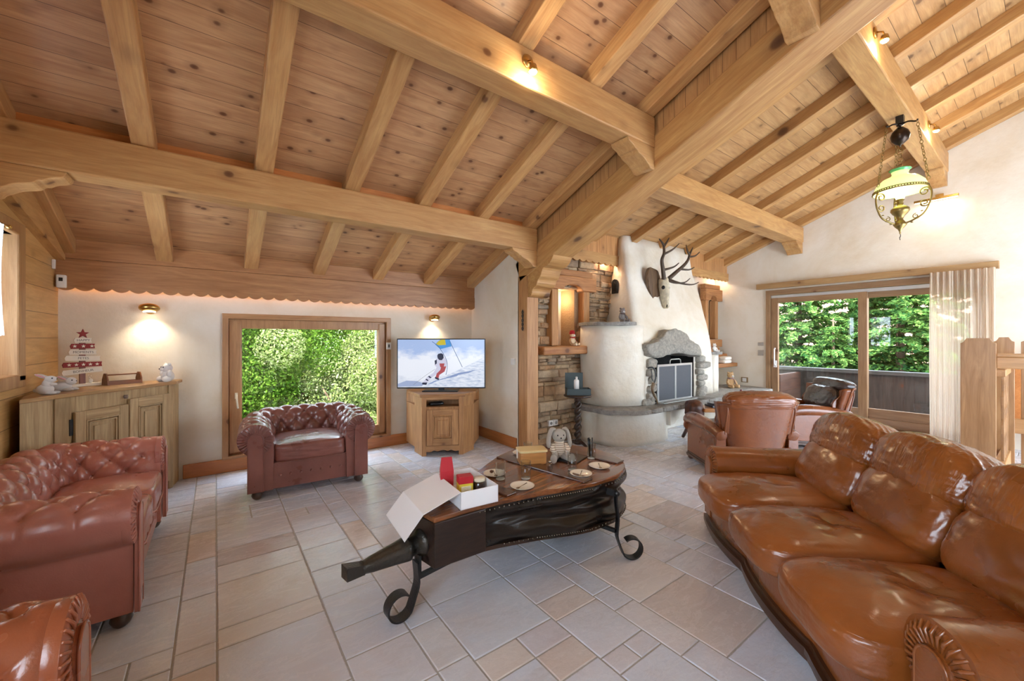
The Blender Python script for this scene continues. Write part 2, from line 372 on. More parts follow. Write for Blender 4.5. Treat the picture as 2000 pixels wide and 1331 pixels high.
# purlins
def purlin(x0, x1, y0, y1, z0, z1, mat=PINE, label=None):
    return beam((x0, (y0 + y1) / 2, z0), (x1, (y0 + y1) / 2, z0), y1 - y0, z1 - z0, mat, bev=.012, label=label)
purlin(-1.15, 3.06, 3.631, 3.82, 2.43, 2.69, label='lower purlin of the left bay')
purlin(-1.15, 3.06, 2.054, 2.25, 3.05, 3.31, label='upper purlin of the left bay')
purlin(-1.15, 3.06, .865, 1.065, 3.53, 3.79, label='topmost purlin of the left bay')
purlin(3.34, 8.085, 2.55, 2.80, 3.04, 3.29, PINE_TRUSS, label='lower purlin of the right bay')
purlin(3.34, 8.085, .865, 1.065, 3.68, 3.95, PINE_TRUSS, label='upper purlin of the right bay')
# blocking boards between the rafters on top of the purlins
purlin(-1.1, 3.06, 3.76, 3.79, 2.66, 2.80, PINE_ORANGE); purlin(-1.1, 3.06, 2.17, 2.2, 3.28, 3.42, PINE_ORANGE)
purlin(3.36, 8.085, 2.7, 2.73, 3.25, 3.39, PINE_ORANGE)
# main sloping truss beam and the boards above it
def tz(y): return 3.71 - .405 * y
beam((3.22, 3.98, tz(3.98)), (3.22, -2.2, tz(-2.2)), .32, .27, PINE_TRUSS, bev=.015, label='main truss beam sloping down to the post')
m = MB(); m.prism([(5.1, roofL(5.1) + .1), (3.9, tz(3.9) + .2), (-2.2, tz(-2.2) + .2), (-2.2, roofL(-2.2) + .34), (5.1, roofL(5.1) + .34)], .02, 'x', 0)
trimn[0] += 1; m.build('trim_%d' % trimn[0], wood('pine_vertical_board_truss', (210, 160, 102), (176, 122, 70), plank=('Y', .1, .03), g='Z', kscale=4), loc=(3.10, 0, 0), kind='structure')
# posts
m = MB(); m.box(3.06, 3.24, 3.83, 4.02, 0, 2.18)
trimn[0] += 1; m.build('trim_%d' % trimn[0], POSTWOOD, bev=.008, kind='structure', label='timber post beside the stone wall')
# corbels (profile in the YZ plane or XZ plane)
def corbel(pts, th, axis, off, mat=PINE):
    n0 = len(pts); Q = []
    for i in range(n0):
        a, b, c = Vector(pts[i - 1]), Vector(pts[i]), Vector(pts[(i + 1) % n0])
        if (a - b).length > .13 or (c - b).length > .13: Q.append(tuple(b))
        else: Q += [tuple(b.lerp(a, .35)), tuple(b.lerp(a, .1).lerp(c, .1)), tuple(b.lerp(c, .35))]
    pts = Q
    trimn[0] += 1; return MB().prism(pts, th, axis, off).build('trim_%d' % trimn[0], mat, bev=.006, kind='structure', label='carved corbel under a beam')
corbel([(3.83, 1.90), (3.83, 2.17), (3.36, 2.36), (3.40, 2.29), (3.47, 2.24), (3.55, 2.23), (3.58, 2.16), (3.60, 2.12), (3.64, 2.10), (3.66, 2.03), (3.74, 2.0), (3.76, 1.92)], .30, 'x', 3.07, PINE_TRUSS)
def s_prof(x, z, d=1):   # carved bracket hanging below a purlin end; d = direction it sticks out of its support
    return [(x, z), (x + d * .36, z), (x + d * .35, z - .035), (x + d * .29, z - .05), (x + d * .26, z - .075), (x + d * .24, z - .075), (x + d * .22, z - .10), (x + d * .14, z - .12), (x + d * .10, z - .15), (x + d * .08, z - .16), (x + d * .06, z - .19), (x, z - .19)]
corbel(s_prof(3.06, 2.43, -1), .17, 'y', 3.64)
corbel([(a, b) for a, b in s_prof(3.06, 3.05, -1)], .18, 'y', 2.062)
corbel(s_prof(-1.1, 2.43, 1), .17, 'y', 3.64)
corbel(s_prof(3.06, 3.53, -1), .18, 'y', .875)
corbel(s_prof(8.085, 3.04, -.8), .22, 'y', 2.565, PINE_TRUSS)
corbel(s_prof(8.085, 3.68, -.9), .18, 'y', .875, PINE_TRUSS)
# sloping wall beam of the left timber wall
m = MB(); m.prism([(3.95, 2.30), (3.4, 2.47), (3.4, 2.85), (3.9, 2.62), (4.2, 2.49), (4.35, 2.47), (4.5, 2.36), (5.12, 2.09), (5.12, 2.06)], .06, 'x', -1.1)
trimn[0] += 1; m.build('trim_%d' % trimn[0], PINE_ORANGE if False else wood('pine_wall_beam', (224, 178, 112), (194, 142, 80), kscale=3, g='Y'), kind='structure')
# ---------------------------------------------------------------- fascias with scalloped edges
def scallop(x0, x1, z0, ztop, yf, th, mat, step=.115, dep=.028, name=None):
    n = max(1, round((x1 - x0) / step)); s = (x1 - x0) / n; pts = []
    for i in range(n):
        for k in range(8):
            t = k / 8; pts.append((x0 + (i + t) * s, z0 + dep - dep * math.sin(math.pi * t) ** .8))
    pts += [(x1, z0 + dep), (x1, ztop), (x0, ztop)]
    trimn[0] += 1
    return MB().prism(pts, th, 'y', yf).build('trim_%d' % trimn[0], mat, kind='structure', label='board with a scalloped lower edge')
scallop(-1.1, 3.06, 1.815, 1.99, 5.06, .03, PINE_FASCIA)
beam((-1.1, 5.08, 1.985), (3.06, 5.08, 1.985), .03, .105, PINE_FASCIA, bev=.004); beam((-1.1, 5.08, 2.092), (3.06, 5.08, 2.092), .034, .17, PINE_FASCIA, bev=.004)
scallop(3.36, 5.04, 2.46, 2.62, 3.86, .035, PINE_TRUSS, step=.13)
m = MB(); m.prism([(3.36, 2.6), (5.04, 2.6), (5.04, 2.95), (3.36, 2.95)], .02, 'y', 3.9); trimn[0] += 1; m.build('trim_%d' % trimn[0], PINE_VERT, kind='structure')
scallop(6.6, 8.085, 2.5, 2.66, 3.80, .035, PINE_TRUSS, step=.14)
m = MB(); m.prism([(6.6, 2.64), (8.085, 2.64), (8.085, 2.95), (6.6, 2.95)], .02, 'y', 3.83); trimn[0] += 1; m.build('trim_%d' % trimn[0], PINE_VERT, kind='structure')
# unseen wall behind the camera; its wide opening was added to let daylight in
m = MB(); m.box(-1.3, 8.4, -2.5, -2.2, 2.3, 5.6); m.box(-1.3, 4.0, -2.5, -2.2, 0, 2.3); m.box(7.8, 8.4, -2.5, -2.2, 0, 2.3); m.build('wall_rear', PLASTER, kind='structure')
# warm light strip behind the left fascia
STRIP = emis('warm_led', (255, 190, 120), 4)
MB().box(-1.05, 3.0, 5.10, 5.115, 1.90, 1.91).build('light_strip', STRIP, label='warm light strip hidden behind the scalloped board', cat='light strip')
# wooden floor edge and panel beyond the balustrade
trimn[0] += 1; MB().box(6.12, 6.24, -2.1, .33, -.003, .03).build('trim_%d' % trimn[0], PINE_ORANGE, bev=.006, kind='structure')
trimn[0] += 1; MB().box(7.75, 8.08, -.7, .29, .30, 1.12).build('trim_%d' % trimn[0], PINE_ORANGE, bev=.006, kind='structure', label='plain orange-brown wooden panel on the wall behind the balustrade')
# baseboards
def bb(name, p0, p1, h=.14, th=.02): 
    return MB().box(0, (Vector(p1) - Vector(p0)).length, -th, 0, 0, h).build(name, PINE_ORANGE, mat4=frame(p0, p1), bev=.006, kind='structure')
bb('baseboard_back', (-.26, 5.15, 0), (3.06, 5.15, 0)); bb('baseboard_divider', (3.06, 5.13, 0), (3.06, 4.03, 0))
# ---------------------------------------------------------------- back window
def back_window():
    x0, x1, z0, z1, y = .055, 1.832, .133, 1.659, 5.15
    w1 = MB()
    t = .055
    for a, b, c, d in ((x0, x0 + t, z0, z1), (x1 - t, x1, z0, z1)): w1.box(a, b, y - .03, y + .06, c, d)
    o = w1.build('window_1', FRAMEWOOD, bev=.006, kind='structure')
    w2 = MB(); w2.box(x0, x1, y - .031, y + .06, z1 - t, z1); w2.box(x0, x1, y - .031, y + .06, z0, z0 + .03); w2.build('architrave', FRAMEWOOD_X, parent=o, bev=.006)
    a, b, c, d = x0 + t, x1 - t, z0 + .03, z1 - t; f = .11; yy = y + .03
    s = MB()
    for q in ((a, a + .12, c, d), (b - .09, b, c, d)): s.box(q[0], q[1], yy, yy + .07, q[2], q[3])
    s.box(a, b, yy + .001, yy + .07, d - .1, d); s.box(a, b, yy + .001, yy + .07, c, c + .12)
    s.box(a + .005, a + .11, yy - .02, yy, c + .02, d - .02); s.box(b - .085, b - .01, yy - .02, yy, c + .02, d - .02)
    s.build('sash', FRAMEWOOD, parent=o, bev=.006)
    MB().box(a + .1, b - .08, yy + .03, yy + .036, c + .1, d - .08).build('pane', PANE, parent=o)
    h = MB(); h.box(.165, .19, yy - .045, yy - .02, .76, .82); h.tube([(.178, yy - .045, .80), (.178, yy - .07, .79), (.183, yy - .075, .72), (.19, yy - .07, .66)], .009)
    h.build('handle', plain('cream_handle', (226, 214, 190), .35), parent=o)
back_window()
# left window: casing, sash
m = MB(); m.box(-1.3, -1.07, 4.18, 4.30, 1.1, 2.12); m.box(-1.3, -1.07, 3.05, 4.30, 1.06, 1.15); m.box(-1.3, -1.07, 3.05, 4.30, 2.1, 2.19); m.box(-1.3, -1.07, 3.05, 3.15, 1.1, 2.12)
o = m.build('window_2', wood('left_window_wood', (206, 164, 110), (168, 122, 76), g='Z'), bev=.01, kind='structure')
MB().box(-1.28, -1.2, 3.95, 4.06, 1.15, 2.1).build('sash', FRAMEWOOD, parent=o); MB().box(-1.25, -1.244, 3.15, 3.96, 1.15, 2.1).build('pane', PANE, parent=o)
# ---------------------------------------------------------------- sliding door
def sliding_door():
    X = Xg
    f = MB(); f.box(X - .03, X + .2, 3.055, 3.13, 0, 2.26)
    o = f.build('door_1', DOORW, bev=.006, kind='structure'); MB().box(X - .03, X + .2, .47, .55, 0, 2.26).build('jamb', DOORW, parent=o, bev=.006)
    t = MB(); t.box(X - .031, X + .2, .47, 3.13, 2.17, 2.262); t.box(X - .02, X + .21, .47, 3.13, -.01, .03); t.build('head_and_sill', FRAMEWOOD_Y, parent=o, bev=.005)
    MB().box(X + .0, X + .05, .55, 3.05, 2.115, 2.165).build('track', plain('aluminium', (200, 200, 200), .35, metal=.6), parent=o)
    def leaf(name, y0, y1, xx, st_=.11):
        p = MB(); p.box(xx, xx + .06, y0, y0 + st_, .03, 2.12); p.box(xx, xx + .06, y1 - st_, y1, .03, 2.12)
        q = p.build(name, DOORW, parent=o, bev=.005)
        r = MB(); r.box(xx + .001, xx + .059, y0 + .01, y1 - .01, 2.03, 2.119); r.box(xx + .001, xx + .059, y0 + .01, y1 - .01, .03, .17); r.box(xx + .01, xx + .05, y0 + .01, y1 - .01, .17, .31)
        r.build('door_rail', FRAMEWOOD_Y, parent=q, bev=.005)
        MB().box(xx + .03, xx + .034, y0 + st_ - .01, y1 - st_ + .01, .3, 2.04).build('pane', PANE, parent=q)
        return q
    a = leaf('sliding_leaf', 1.72, 3.05, X - .01); leaf('fixed_leaf', .55, 1.84, X + .08)
    h = MB(); h.box(X - .035, X - .01, 2.955, 3.0, .88, 1.0); h.tube([(X - .04, 2.975, 1.22), (X - .07, 2.975, 1.2), (X - .07, 2.975, .95), (X - .04, 2.975, .92)], .013)
    h.build('handle', WHITEP, parent=a)
sliding_door()
# pelmet rail above the door
beam((8.03, .42, 2.29), (8.03, 3.26, 2.29), .1, .095, wood('pelmet_wood', (186, 148, 98), (158, 118, 72), g='X', kscale=3), bev=.006, label='wooden pelmet above the sliding door')
# ---------------------------------------------------------------- outside: garden, trees, balcony
def leafmat(name, cols, trans=.35):
    t = NT(name); rp = t.new('ShaderNodeNewGeometry').outputs['Random Per Island']; n = t.noise(t.coord(), 1.2, 3)
    f = t.math('ADD', t.math('MULTIPLY', rp, .6), t.math('MULTIPLY', n, .5)); m = len(cols)
    col = t.ramp(f, [(i / (m - 1), G(c)) for i, c in enumerate(cols)])
    t.n.remove(t.b); d = t.new('ShaderNodeBsdfDiffuse'); tr = t.new('ShaderNodeBsdfTranslucent'); mx = t.new('ShaderNodeMixShader'); mx.inputs[0].default_value = trans
    t.link(col, d.inputs[0]); t.link(col, tr.inputs[0]); t.link(d.outputs[0], mx.inputs[1]); t.link(tr.outputs[0], mx.inputs[2]); t.link(mx.outputs[0], t.n['Material Output'].inputs[0]); return t.m
LEAF = leafmat('broad_leaf', [(24, 46, 12), (54, 84, 22), (84, 112, 36), (116, 134, 62)])
LEAF2 = leafmat('pale_leaf', [(56, 78, 28), (98, 118, 54), (134, 144, 90), (156, 152, 122)])
NEEDLE = leafmat('fir_needles', [(20, 46, 28), (46, 84, 44), (90, 124, 58), (136, 162, 90)], .3)
BARK = plain('bark', (92, 74, 56), .9, bump=.02)
def leaves_obj(name, pts, nrm, size, mat, rng, label, cat, group=None, parent=None, kind=None):
    n = len(pts); d = nrm + rng.normal(0, .55, (n, 3)); d /= np.linalg.norm(d, axis=1)[:, None]
    a = np.cross(d, rng.normal(0, 1, (n, 3))); a /= np.linalg.norm(a, axis=1)[:, None]; b = np.cross(d, a)
    s = size * rng.uniform(.6, 1.3, n)[:, None]; a = a * s; b = b * s * .62
    V = np.stack([pts - a, pts - b * .9 + a * .1, pts + a, pts + b * .9 + a * .1], 1).reshape(-1, 3)
    me = bpy.data.meshes.new(name); me.vertices.add(4 * n); me.vertices.foreach_set('co', V.ravel())
    me.loops.add(4 * n); me.loops.foreach_set('vertex_index', np.arange(4 * n)); me.polygons.add(n)
    me.polygons.foreach_set('loop_start', np.arange(0, 4 * n, 4)); me.polygons.foreach_set('loop_total', np.full(n, 4)); me.update(); me.validate()
    me.materials.append(mat); o = bpy.data.objects.new(name, me); sc.collection.objects.link(o)
    if parent is not None: o.parent = parent
    return tag(o, label, cat, group, kind)
rng = np.random.default_rng(5)
def bush(name, c, rad, n, mat, size, label):
    t = thing(name, label, 'shrub', (c[0], c[1], -1.0), group='shrubs outside the picture window')
    cc = np.array(c) - np.array([c[0], c[1], -1.0])
    blobs = [(cc + rng.normal(0, 1, 3) * np.array(rad) * .5, np.array(rad) * rng.uniform(.16, .34)) for _ in range(46)] + [(cc, np.array(rad) * .75)]*3
    P, N = [], []
    for q, r in blobs:
        k = n // len(blobs); d = rng.normal(0, 1, (k, 3)); d /= np.linalg.norm(d, axis=1)[:, None]
        P.append(q + d * r * rng.uniform(.75, 1.05, (k, 1))); N.append(d)
    leaves_obj('foliage', np.concatenate(P), np.concatenate(N), size, mat, rng, None, None, parent=t)
    m = MB()
    for k in range(5):
        a = R.uniform(0, 6.28); m.tube([(0, 0, 0), (.3 * math.cos(a), .3 * math.sin(a), cc[2] * .6), (.7 * math.cos(a), .7 * math.sin(a), cc[2] + .3)], [.05, .035, .015], 6)
    m.build('stem', BARK, parent=t)
bush('shrub', (.2, 8.6, .9), (1.5, .8, 2.0), 76000, LEAF, .028, 'dense dark green shrub filling the left of the picture window')
bush('shrub', (2.3, 8.2, .2), (1.5, .7, 1.5), 66000, LEAF2, .026, 'pale flowering shrub low in the picture window')
bush('shrub', (3.9, 9.2, 1.4), (1.8, .8, 2.4), 60000, LEAF, .032, 'tall bright green shrub at the right of the picture window')
bush('shrub', (1.6, 10.2, 2.0), (2.4, .8, 2.4), 46000, LEAF, .045, 'tall leafy tree crown high behind the pale shrub')
bush('shrub', (-1.2, 9.5, 1.2), (1.3, .8, 2.2), 26000, LEAF, .036, 'green shrub partly hidden by the window frame edge')
# left window greenery
bush('shrub', (-4.6, 6.0, .6), (1.2, 2.0, 1.8), 9000, LEAF, .07, 'green shrub seen through the lace-curtained window')
def spruce_mesh():
    P, N = [], []; m = MB(); r = random.Random(4)
    H = 8.5; m.tube([(0, 0, 0), (0, 0, H)], [.16, .02], 8)
    z = .5
    while z < H - .2:
        L = (H - z) * .34 + .25
        for k in range(9):
            a = r.uniform(0, 6.283); l = L * r.uniform(.75, 1.1); u = Vector((math.cos(a), math.sin(a), 0)); v = Vector((-u.y, u.x, 0)); K = int(60 + 150 * l)
            for i in range(K):
                t = r.random() ** .7; wv = r.uniform(-1, 1) * (.32 * l * (1.08 - t)); zz = z + .25 * l * t - .42 * l * t * t - abs(wv) * .25 + r.uniform(-.04, .04)
                P.append(u * (l * t) + v * wv + Vector((0, 0, zz))); N.append((u.x * .35, u.y * .35, 1))
        z += .24
    return m, np.array([tuple(p) for p in P]), np.array(N)
sm, SP, SN = spruce_mesh()
t0 = thing('fir_tree', 'fir tree with light green tips behind the sliding leaf', 'tree', (14.2, 4.6, -3.0), 0, 'fir trees beyond the balcony')
leaves_obj('branches', SP, SN, .055, NEEDLE, rng, None, None, parent=t0); sm.build('trunk', BARK, parent=t0)
for x, y, z, rz, s, lab in ((14.4, 2.4, -3.2, 1.1, 1.0, 'fir tree filling the fixed pane beside the curtain'), (16.5, 7.0, -3.5, 2.3, 1.05, 'fir tree at the left edge of the sliding door'), (13.2, 3.5, -5.3, 4.0, .85, 'small fir tree low behind the balcony rail'),
                         (17.5, 3.6, -3, 3.3, 1.2, 'tall fir tree standing behind the others'), (15.5, .6, -3, .6, 1.1, 'fir tree partly hidden by the sheer curtain'), (13.4, 5.6, -4.9, 5.0, .85, 'young fir tree low at the left of the balcony')):
    c = copy_tree(t0); c.location = (x, y, z); c.rotation_euler[2] = rz; c.scale = (s, s, s); c['label'] = lab
GROUND = plain('garden_ground', (150, 130, 110), .95, var=.3, scale=1.5)
m = MB(); m.grid(lambda u, v: (-12 + 52 * u, 5.6 + 40 * v, -1.1 + max(0, v - .08) * 9 - 1.6 * max(0, min(1, (-12 + 52 * u - 6) / 3)) + .2 * noise.noise((u * 9, v * 9, 0))), 40, 40)
m.build('ground', plain('garden_grass', (72, 90, 40), .95, var=.35, scale=2), kind='structure')
m = MB(); m.grid(lambda u, v: (9.9 + 40 * u, -14 + 36 * v, -3.2 + u * 15 + .3 * noise.noise((u * 9, v * 9, 3))), 40, 40)
m.build('hillside', plain('red_earth_slope', (140, 106, 88), .95, var=.3, scale=1.2), kind='structure')
# balcony
DECK = wood('balcony_weathered_wood', (84, 78, 72), (56, 50, 46), plank=('Y', .13, .03), g='Z', kscale=3, rough=.7)
MB().box(8.44, 9.75, -1.5, 5.2, -.25, -.12).build('balcony_floor', wood('balcony_deck', (104, 90, 76), (80, 66, 54), plank=('X', .14, .03), g='Y'), kind='structure')
t = thing('balcony_railing', 'dark weathered plank balcony railing beyond the sliding door', 'railing', (9.5, 1.8, -.12))
MB().box(.0, .03, -3.2, 3.3, .02, .88).build('planks', DECK, parent=t)
MB().box(-.06, .09, -3.25, 3.3, .87, .94).build('handrail', wood('balcony_handrail', (96, 96, 94), (70, 68, 66), g='Y'), parent=t, bev=.01)
for y in (-3.1, -1.0, 1.1, 3.1): MB().box(.03, .12, y, y + .09, -.1, .9).build('post', DECK, parent=t)
MB().box(8.5, 9.6, 3.05, 3.12, -.12, .72).build('partition', wood('rough_red_planks', (104, 66, 46), (60, 38, 28), plank=('Z', .2, .03), g='X'), label='rough red-brown planks closing the left end of the balcony', cat='partition')
# ---------------------------------------------------------------- leather furniture
def leather(name, a, b, rough=.34, coat=.35, wr=.0015, scale=7, wscale=(3, 3, 3)):
    t = NT(name); v = t.coord(); n = t.noise(v, scale * .35, 4, .6); n2 = t.noise(v, 160, 2, .6); n3 = t.noise(t.mapv(v, wscale), 5, 3, .55, .8)
    col = t.mix(t.ramp(n, [(.3, (0, 0, 0)), (.7, (1, 1, 1))]), G(a), G(b))
    nb = t.bump(n3, wr, 1, t.bump(n2, .0006, .8))
    return t.done(col, t.ramp(n, [(.3, (rough - .06,) * 3), (.7, (rough + .08,) * 3)]), nb, coat=coat)
RED_LEATHER = leather('rosy_brown_leather', (166, 102, 90), (188, 124, 110), .3, .35)
DARK_LEATHER = leather('chestnut_leather', (114, 66, 58), (142, 90, 80), .3, .35)
BROWN_LEATHER = leather('cognac_leather', (112, 56, 16), (160, 90, 32), .27, .45, .007, 9, (7, 1, 1))
BROWN_LEATHER2 = leather('cognac_leather_worn', (116, 60, 20), (154, 86, 36), .29, .45, .003, 7, (3, 3, 3))
CHAIR_LEATHER = leather('russet_leather', (108, 54, 22), (142, 78, 36), .28, .4, .002)
BLACK_LEATHER = leather('black_brown_leather', (44, 32, 30), (64, 46, 40), .3, .4, .002)
SHADEWOOD = wood('dark_carved_wood', (98, 58, 32), (60, 34, 18), knots=0, rough=.35, coat=.3)
BUN = plain('dark_bun_foot', (60, 38, 26), .3, coat=.3)
def cat(pts, n):
    P = [Vector(p) for p in pts]; out = []
    for i in range(len(P) - 1):
        p0 = P[max(i - 1, 0)]; p1 = P[i]; p2 = P[i + 1]; p3 = P[min(i + 2, len(P) - 1)]
        for k in range(n):
            t = k / n; out.append(.5 * (2 * p1 + (p2 - p0) * t + (2 * p0 - 5 * p1 + 4 * p2 - p3) * t * t + (3 * p1 - p0 - 3 * p2 + p3) * t ** 3))
    out.append(P[-1]); return out
def resample(P, n):
    d = [0]
    for a, b in zip(P, P[1:]): d.append(d[-1] + (b - a).length)
    out = []; j = 0
    for i in range(n):
        s = d[-1] * i / (n - 1)
        while j < len(P) - 2 and d[j + 1] < s: j += 1
        t = (s - d[j]) / max(1e-9, d[j + 1] - d[j]); out.append(P[j].lerp(P[j + 1], min(1, max(0, t))))
    return out, d[-1]
def cushion(m, c, h, n=5.0, crown=.0, N=26, rot=None, wr=0.0, seed=0, mi=0, tuft=None, arch=0.0):
    """puffy superellipsoid box; c centre, h half sizes, crown lifts the middle of the top"""
    def face(ax, sg):
        def fn(u, v):
            a, b = 2 * u - 1, 2 * v - 1; a = math.sin(a * math.pi / 2) * .35 + a * .65; b = math.sin(b * math.pi / 2) * .35 + b * .65
            p = [0, 0, 0]; p[ax] = sg; p[(ax + 1) % 3] = a * sg; p[(ax + 2) % 3] = b
            r = sum(abs(t) ** n for t in p) ** (1 / n); p = [t / r for t in p]
            q = Vector((p[0] * h[0], p[1] * h[1], p[2] * h[2]))
            if p[2] > 0: q.z += crown * (1 - p[0] ** 2) * (1 - p[1] ** 2) * p[2] + arch * (1 - abs(p[0]) ** 2.2) * p[2]
            if wr:
                f = noise.noise(Vector((p[0] * 3 + seed, p[1] * 9, p[2] * 3))) * wr + noise.noise(Vector((p[0] * 7 + seed, p[1] * 3, p[2] * 12))) * wr * .6
                q += Vector(p).normalized() * f
            if tuft and p[2] > .3:
                for tx, ty, td, tr in tuft:
                    dx, dy = q.x - tx, q.y - ty; rr = math.hypot(dx, dy); an = math.atan2(dy, dx)
                    q.z -= td * math.exp(-(rr / tr) ** 1.3) + td * .14 * math.exp(-(rr / (tr * 2.2)) ** 2) * math.cos(5 * an + seed)
            if rot is not None: q = rot @ q
            return tuple(q + Vector(c))
        m.grid(fn, N, N, mi=mi)
    for ax in range(3):
        for sg in (1, -1): face(ax, sg)
def welt(m, c, h, n=5.0, z=.72, r=.006, rot=None, crown=0, mi=0, arch=0):
    path = []
    for i in range(72):
        a = 2 * math.pi * i / 72; x, y = math.cos(a), math.sin(a); k = ((1 - z ** n) ** (1 / n)) / ((abs(x) ** n + abs(y) ** n) ** (1 / n)); x *= k; y *= k
        q = Vector((x * h[0], y * h[1], z * h[2] + crown * (1 - x * x) * (1 - y * y) * z + arch * (1 - abs(x) ** 2.2) * z))
        if rot is not None: q = rot @ q
        path.append(q + Vector(c))
    m.tube(path, r, 6, closed=True, mi=mi)
def scroll_cap(m, y, cx, cz, sg, r, zb, wcol, th=.03):
    """pleated scroll front of a rolled arm: disc, radial pleats, inner column"""
    m.lathe([(0, y - th), (r * .55, y - th), (r * .9, y - th * .7), (r, y - th * .2), (r, y + .03)], 32, (cx, 0, cz), axis='y')
    for k in range(30):
        a = 2 * math.pi * k / 30
        m.tube([(cx + r * .5 * math.cos(a), y - th, cz + r * .5 * math.sin(a)), (cx + r * .8 * math.cos(a), y - th * 1.15, cz + r * .8 * math.sin(a)), (cx + r * 1.0 * math.cos(a), y - th * .4, cz + r * 1.0 * math.sin(a))], [.003, .006, .0045], 6)
    pts = [(cx + wcol * math.cos(a), cz + wcol * math.sin(a)) for a in [math.pi * i / 12 for i in range(13)]]
    pts = pts + [(cx - wcol, zb), (cx + wcol, zb)]
    m.prism(pts, .02, 'y', y - th - .014, smooth=False)
    m.tube([(p[0], y - th - .012, p[1]) for p in [(cx + wcol, zb)] + pts[:13] + [(cx - wcol, zb)]], .005, 6)

def chesterfield(root, W, D, H, seats, mat):
    prof = [(-.10, .26), (-.105, .40), (-.10, H - .17), (-.075, H - .085), (-.03, H - .025), (.035, H), (.10, H - .016), (.148, H - .06), (.166, H - .125), (.15, H - .19), (.11, H - .235), (.08, H - .258), (.072, H - .28), (.072, .3), (.072, .075)]
    PR, PL = resample(cat([(a, b, 0) for a, b in prof], 8), 92)
    # arc length to the top of the roll
    ia = min(range(len(PR)), key=lambda i: abs(PR[i].x - .12) + (0 if PR[i].y > H - .06 else 9)); Lt = PL * ia / 91
    rc = .22; ax = W / 2 - .15; ay = D / 2 - .15; yf = -D / 2 + .05
    pts = [Vector((-ax, yf, 0)), Vector((-ax, ay - rc, 0))]
    pts += [Vector((-ax + rc - rc * math.cos(a), ay - rc + rc * math.sin(a), 0)) for a in [math.pi / 2 * i / 10 for i in range(1, 11)]]
    pts += [Vector((ax - rc + rc * math.sin(a), ay - rc + rc * math.cos(a), 0)) for a in [math.pi / 2 * i / 10 for i in range(0, 11)]]
    pts += [Vector((ax, yf, 0))]
    _, TL = resample(pts, 3); nu = int(TL / .0115); PT, _ = resample(pts, nu)
    T = [(PT[min(i + 1, nu - 1)] - PT[max(i - 1, 0)]).normalized() for i in range(nu)]
    na = round(TL / .165); a = TL / na; b = .088
    m = MB(); vs = []
    for i in range(nu):
        s = TL * i / (nu - 1); t = T[i]; o = Vector((-t.y, t.x, 0)) # outward for this winding
        e = min(1, min(s, TL - s) / .09)
        for j, q in enumerate(PR):
            L = PL * j / 91
            tn = (PR[min(j + 1, 91)] - PR[max(j - 1, 0)]).normalized(); nn = Vector((-tn.y, tn.x)) # normal in (n,z)
            d = 0
            p_ = s / a + (Lt - L) / (2 * b); q_ = s / a - (Lt - L) / (2 * b)
            if L <= Lt + .005:
                g = abs(math.sin(math.pi * p_) * math.sin(math.pi * q_)) ** .38
                du = (s / a - round(s / a)) * a; dv = Lt - L
                rp, rq = round(p_), round(q_); ds = ((p_ - rp) + (q_ - rq)) / 2 * a; dl = ((p_ - rp) - (q_ - rq)) * b
                d = .030 * (g - .35) - .020 * math.exp(-(ds * ds + dl * dl) / .015 ** 2)
                if j < 6: d *= j / 6
            else:
                f = abs(math.sin(math.pi * s / a)); fade = max(0, 1 - (L - Lt) / .13); d = -.007 * math.exp(-(f / .12) ** 2) * min(1, fade * 2.5) + .012 * fade * (f ** .5 - .4)
            d *= e
            v2 = Vector((q.x, q.y + .03 * max(0, min(1, (PT[i].y + .05) / .3)) * max(0, (q.y - .4) / (H - .4)))) + nn * d
            vs.append(PT[i] + o * v2.x + Vector((0, 0, v2.y)))
    fs = [(i * 92 + j, (i + 1) * 92 + j, (i + 1) * 92 + j + 1, i * 92 + j + 1) for i in range(nu - 1) for j in range(91)]
    m.add(vs, fs, 0, True)
    # buttons
    for p in range(-2, 2 * na + 6):
        for q in range(-4, 2 * na + 4):
            s = (p + q) * a / 2; L = Lt - (p - q) * b
            if .08 < s < TL - .08 and .05 < L <= Lt + .001:
                i = min(nu - 1, max(0, round(s / TL * (nu - 1)))); j = min(91, round(L / PL * 91)); m.ball(vs[i * 92 + j], .0105, 6)
    m.build('tufted_back', mat, parent=root)
    for sg in (-1, 1):
        c = MB(); cx = sg * ax
        P = [(cx - sg * .10, .075)] + [(cx + sg * q.x, q.y) for q in PR]; c.prism(P, .022, 'y', yf - .0195)
        scroll_cap(c, yf - .018, cx + sg * .031, H - .132, sg, .134, .078, .056, .012)
        c.build('arm_front', mat, parent=root, bev=.004)
    b_ = MB(); b_.box(-ax + .05, ax - .05, yf + .0, D / 2 - .12, .075, .30)
    fr = ax - .07
    for k in range(-3, 4):
        x = k * fr * 2 / 8
        b_.ball((x, yf - .003, .19), .012, 6)
    b_.build('base', mat, parent=root, bev=.012)
    n = seats; cw = (2 * ax - .19) / n
    for k in range(n):
        x = -ax + .095 + cw * (k + .5); yb = ay - .10; c = MB(); y0 = yf - .035
        cc = (x, (y0 + yb) / 2, .375); hh = (cw / 2 + .003, (yb - y0) / 2, .085); cushion(c, cc, hh, 7, .03, 28, wr=.004, seed=k); welt(c, cc, (hh[0] * .985, hh[1] * .985, hh[2]), 7, .86, .005, crown=.03); welt(c, cc, (hh[0] * .99, hh[1] * .99, hh[2]), 7, -.8, .004)
        c.build('seat_cushion', mat, parent=root)
    for sx in (-1, 1):
        for y in (yf + .03, D / 2 - .16):
            MB().lathe([(.02, 0), (.034, .012), (.044, .035), (.036, .062), (.026, .076)], 16, (sx * (ax + .02), y, 0)).build('foot', BUN, parent=root)
CH_LAB = 'chestnut button-tufted leather armchair in front of the picture window'
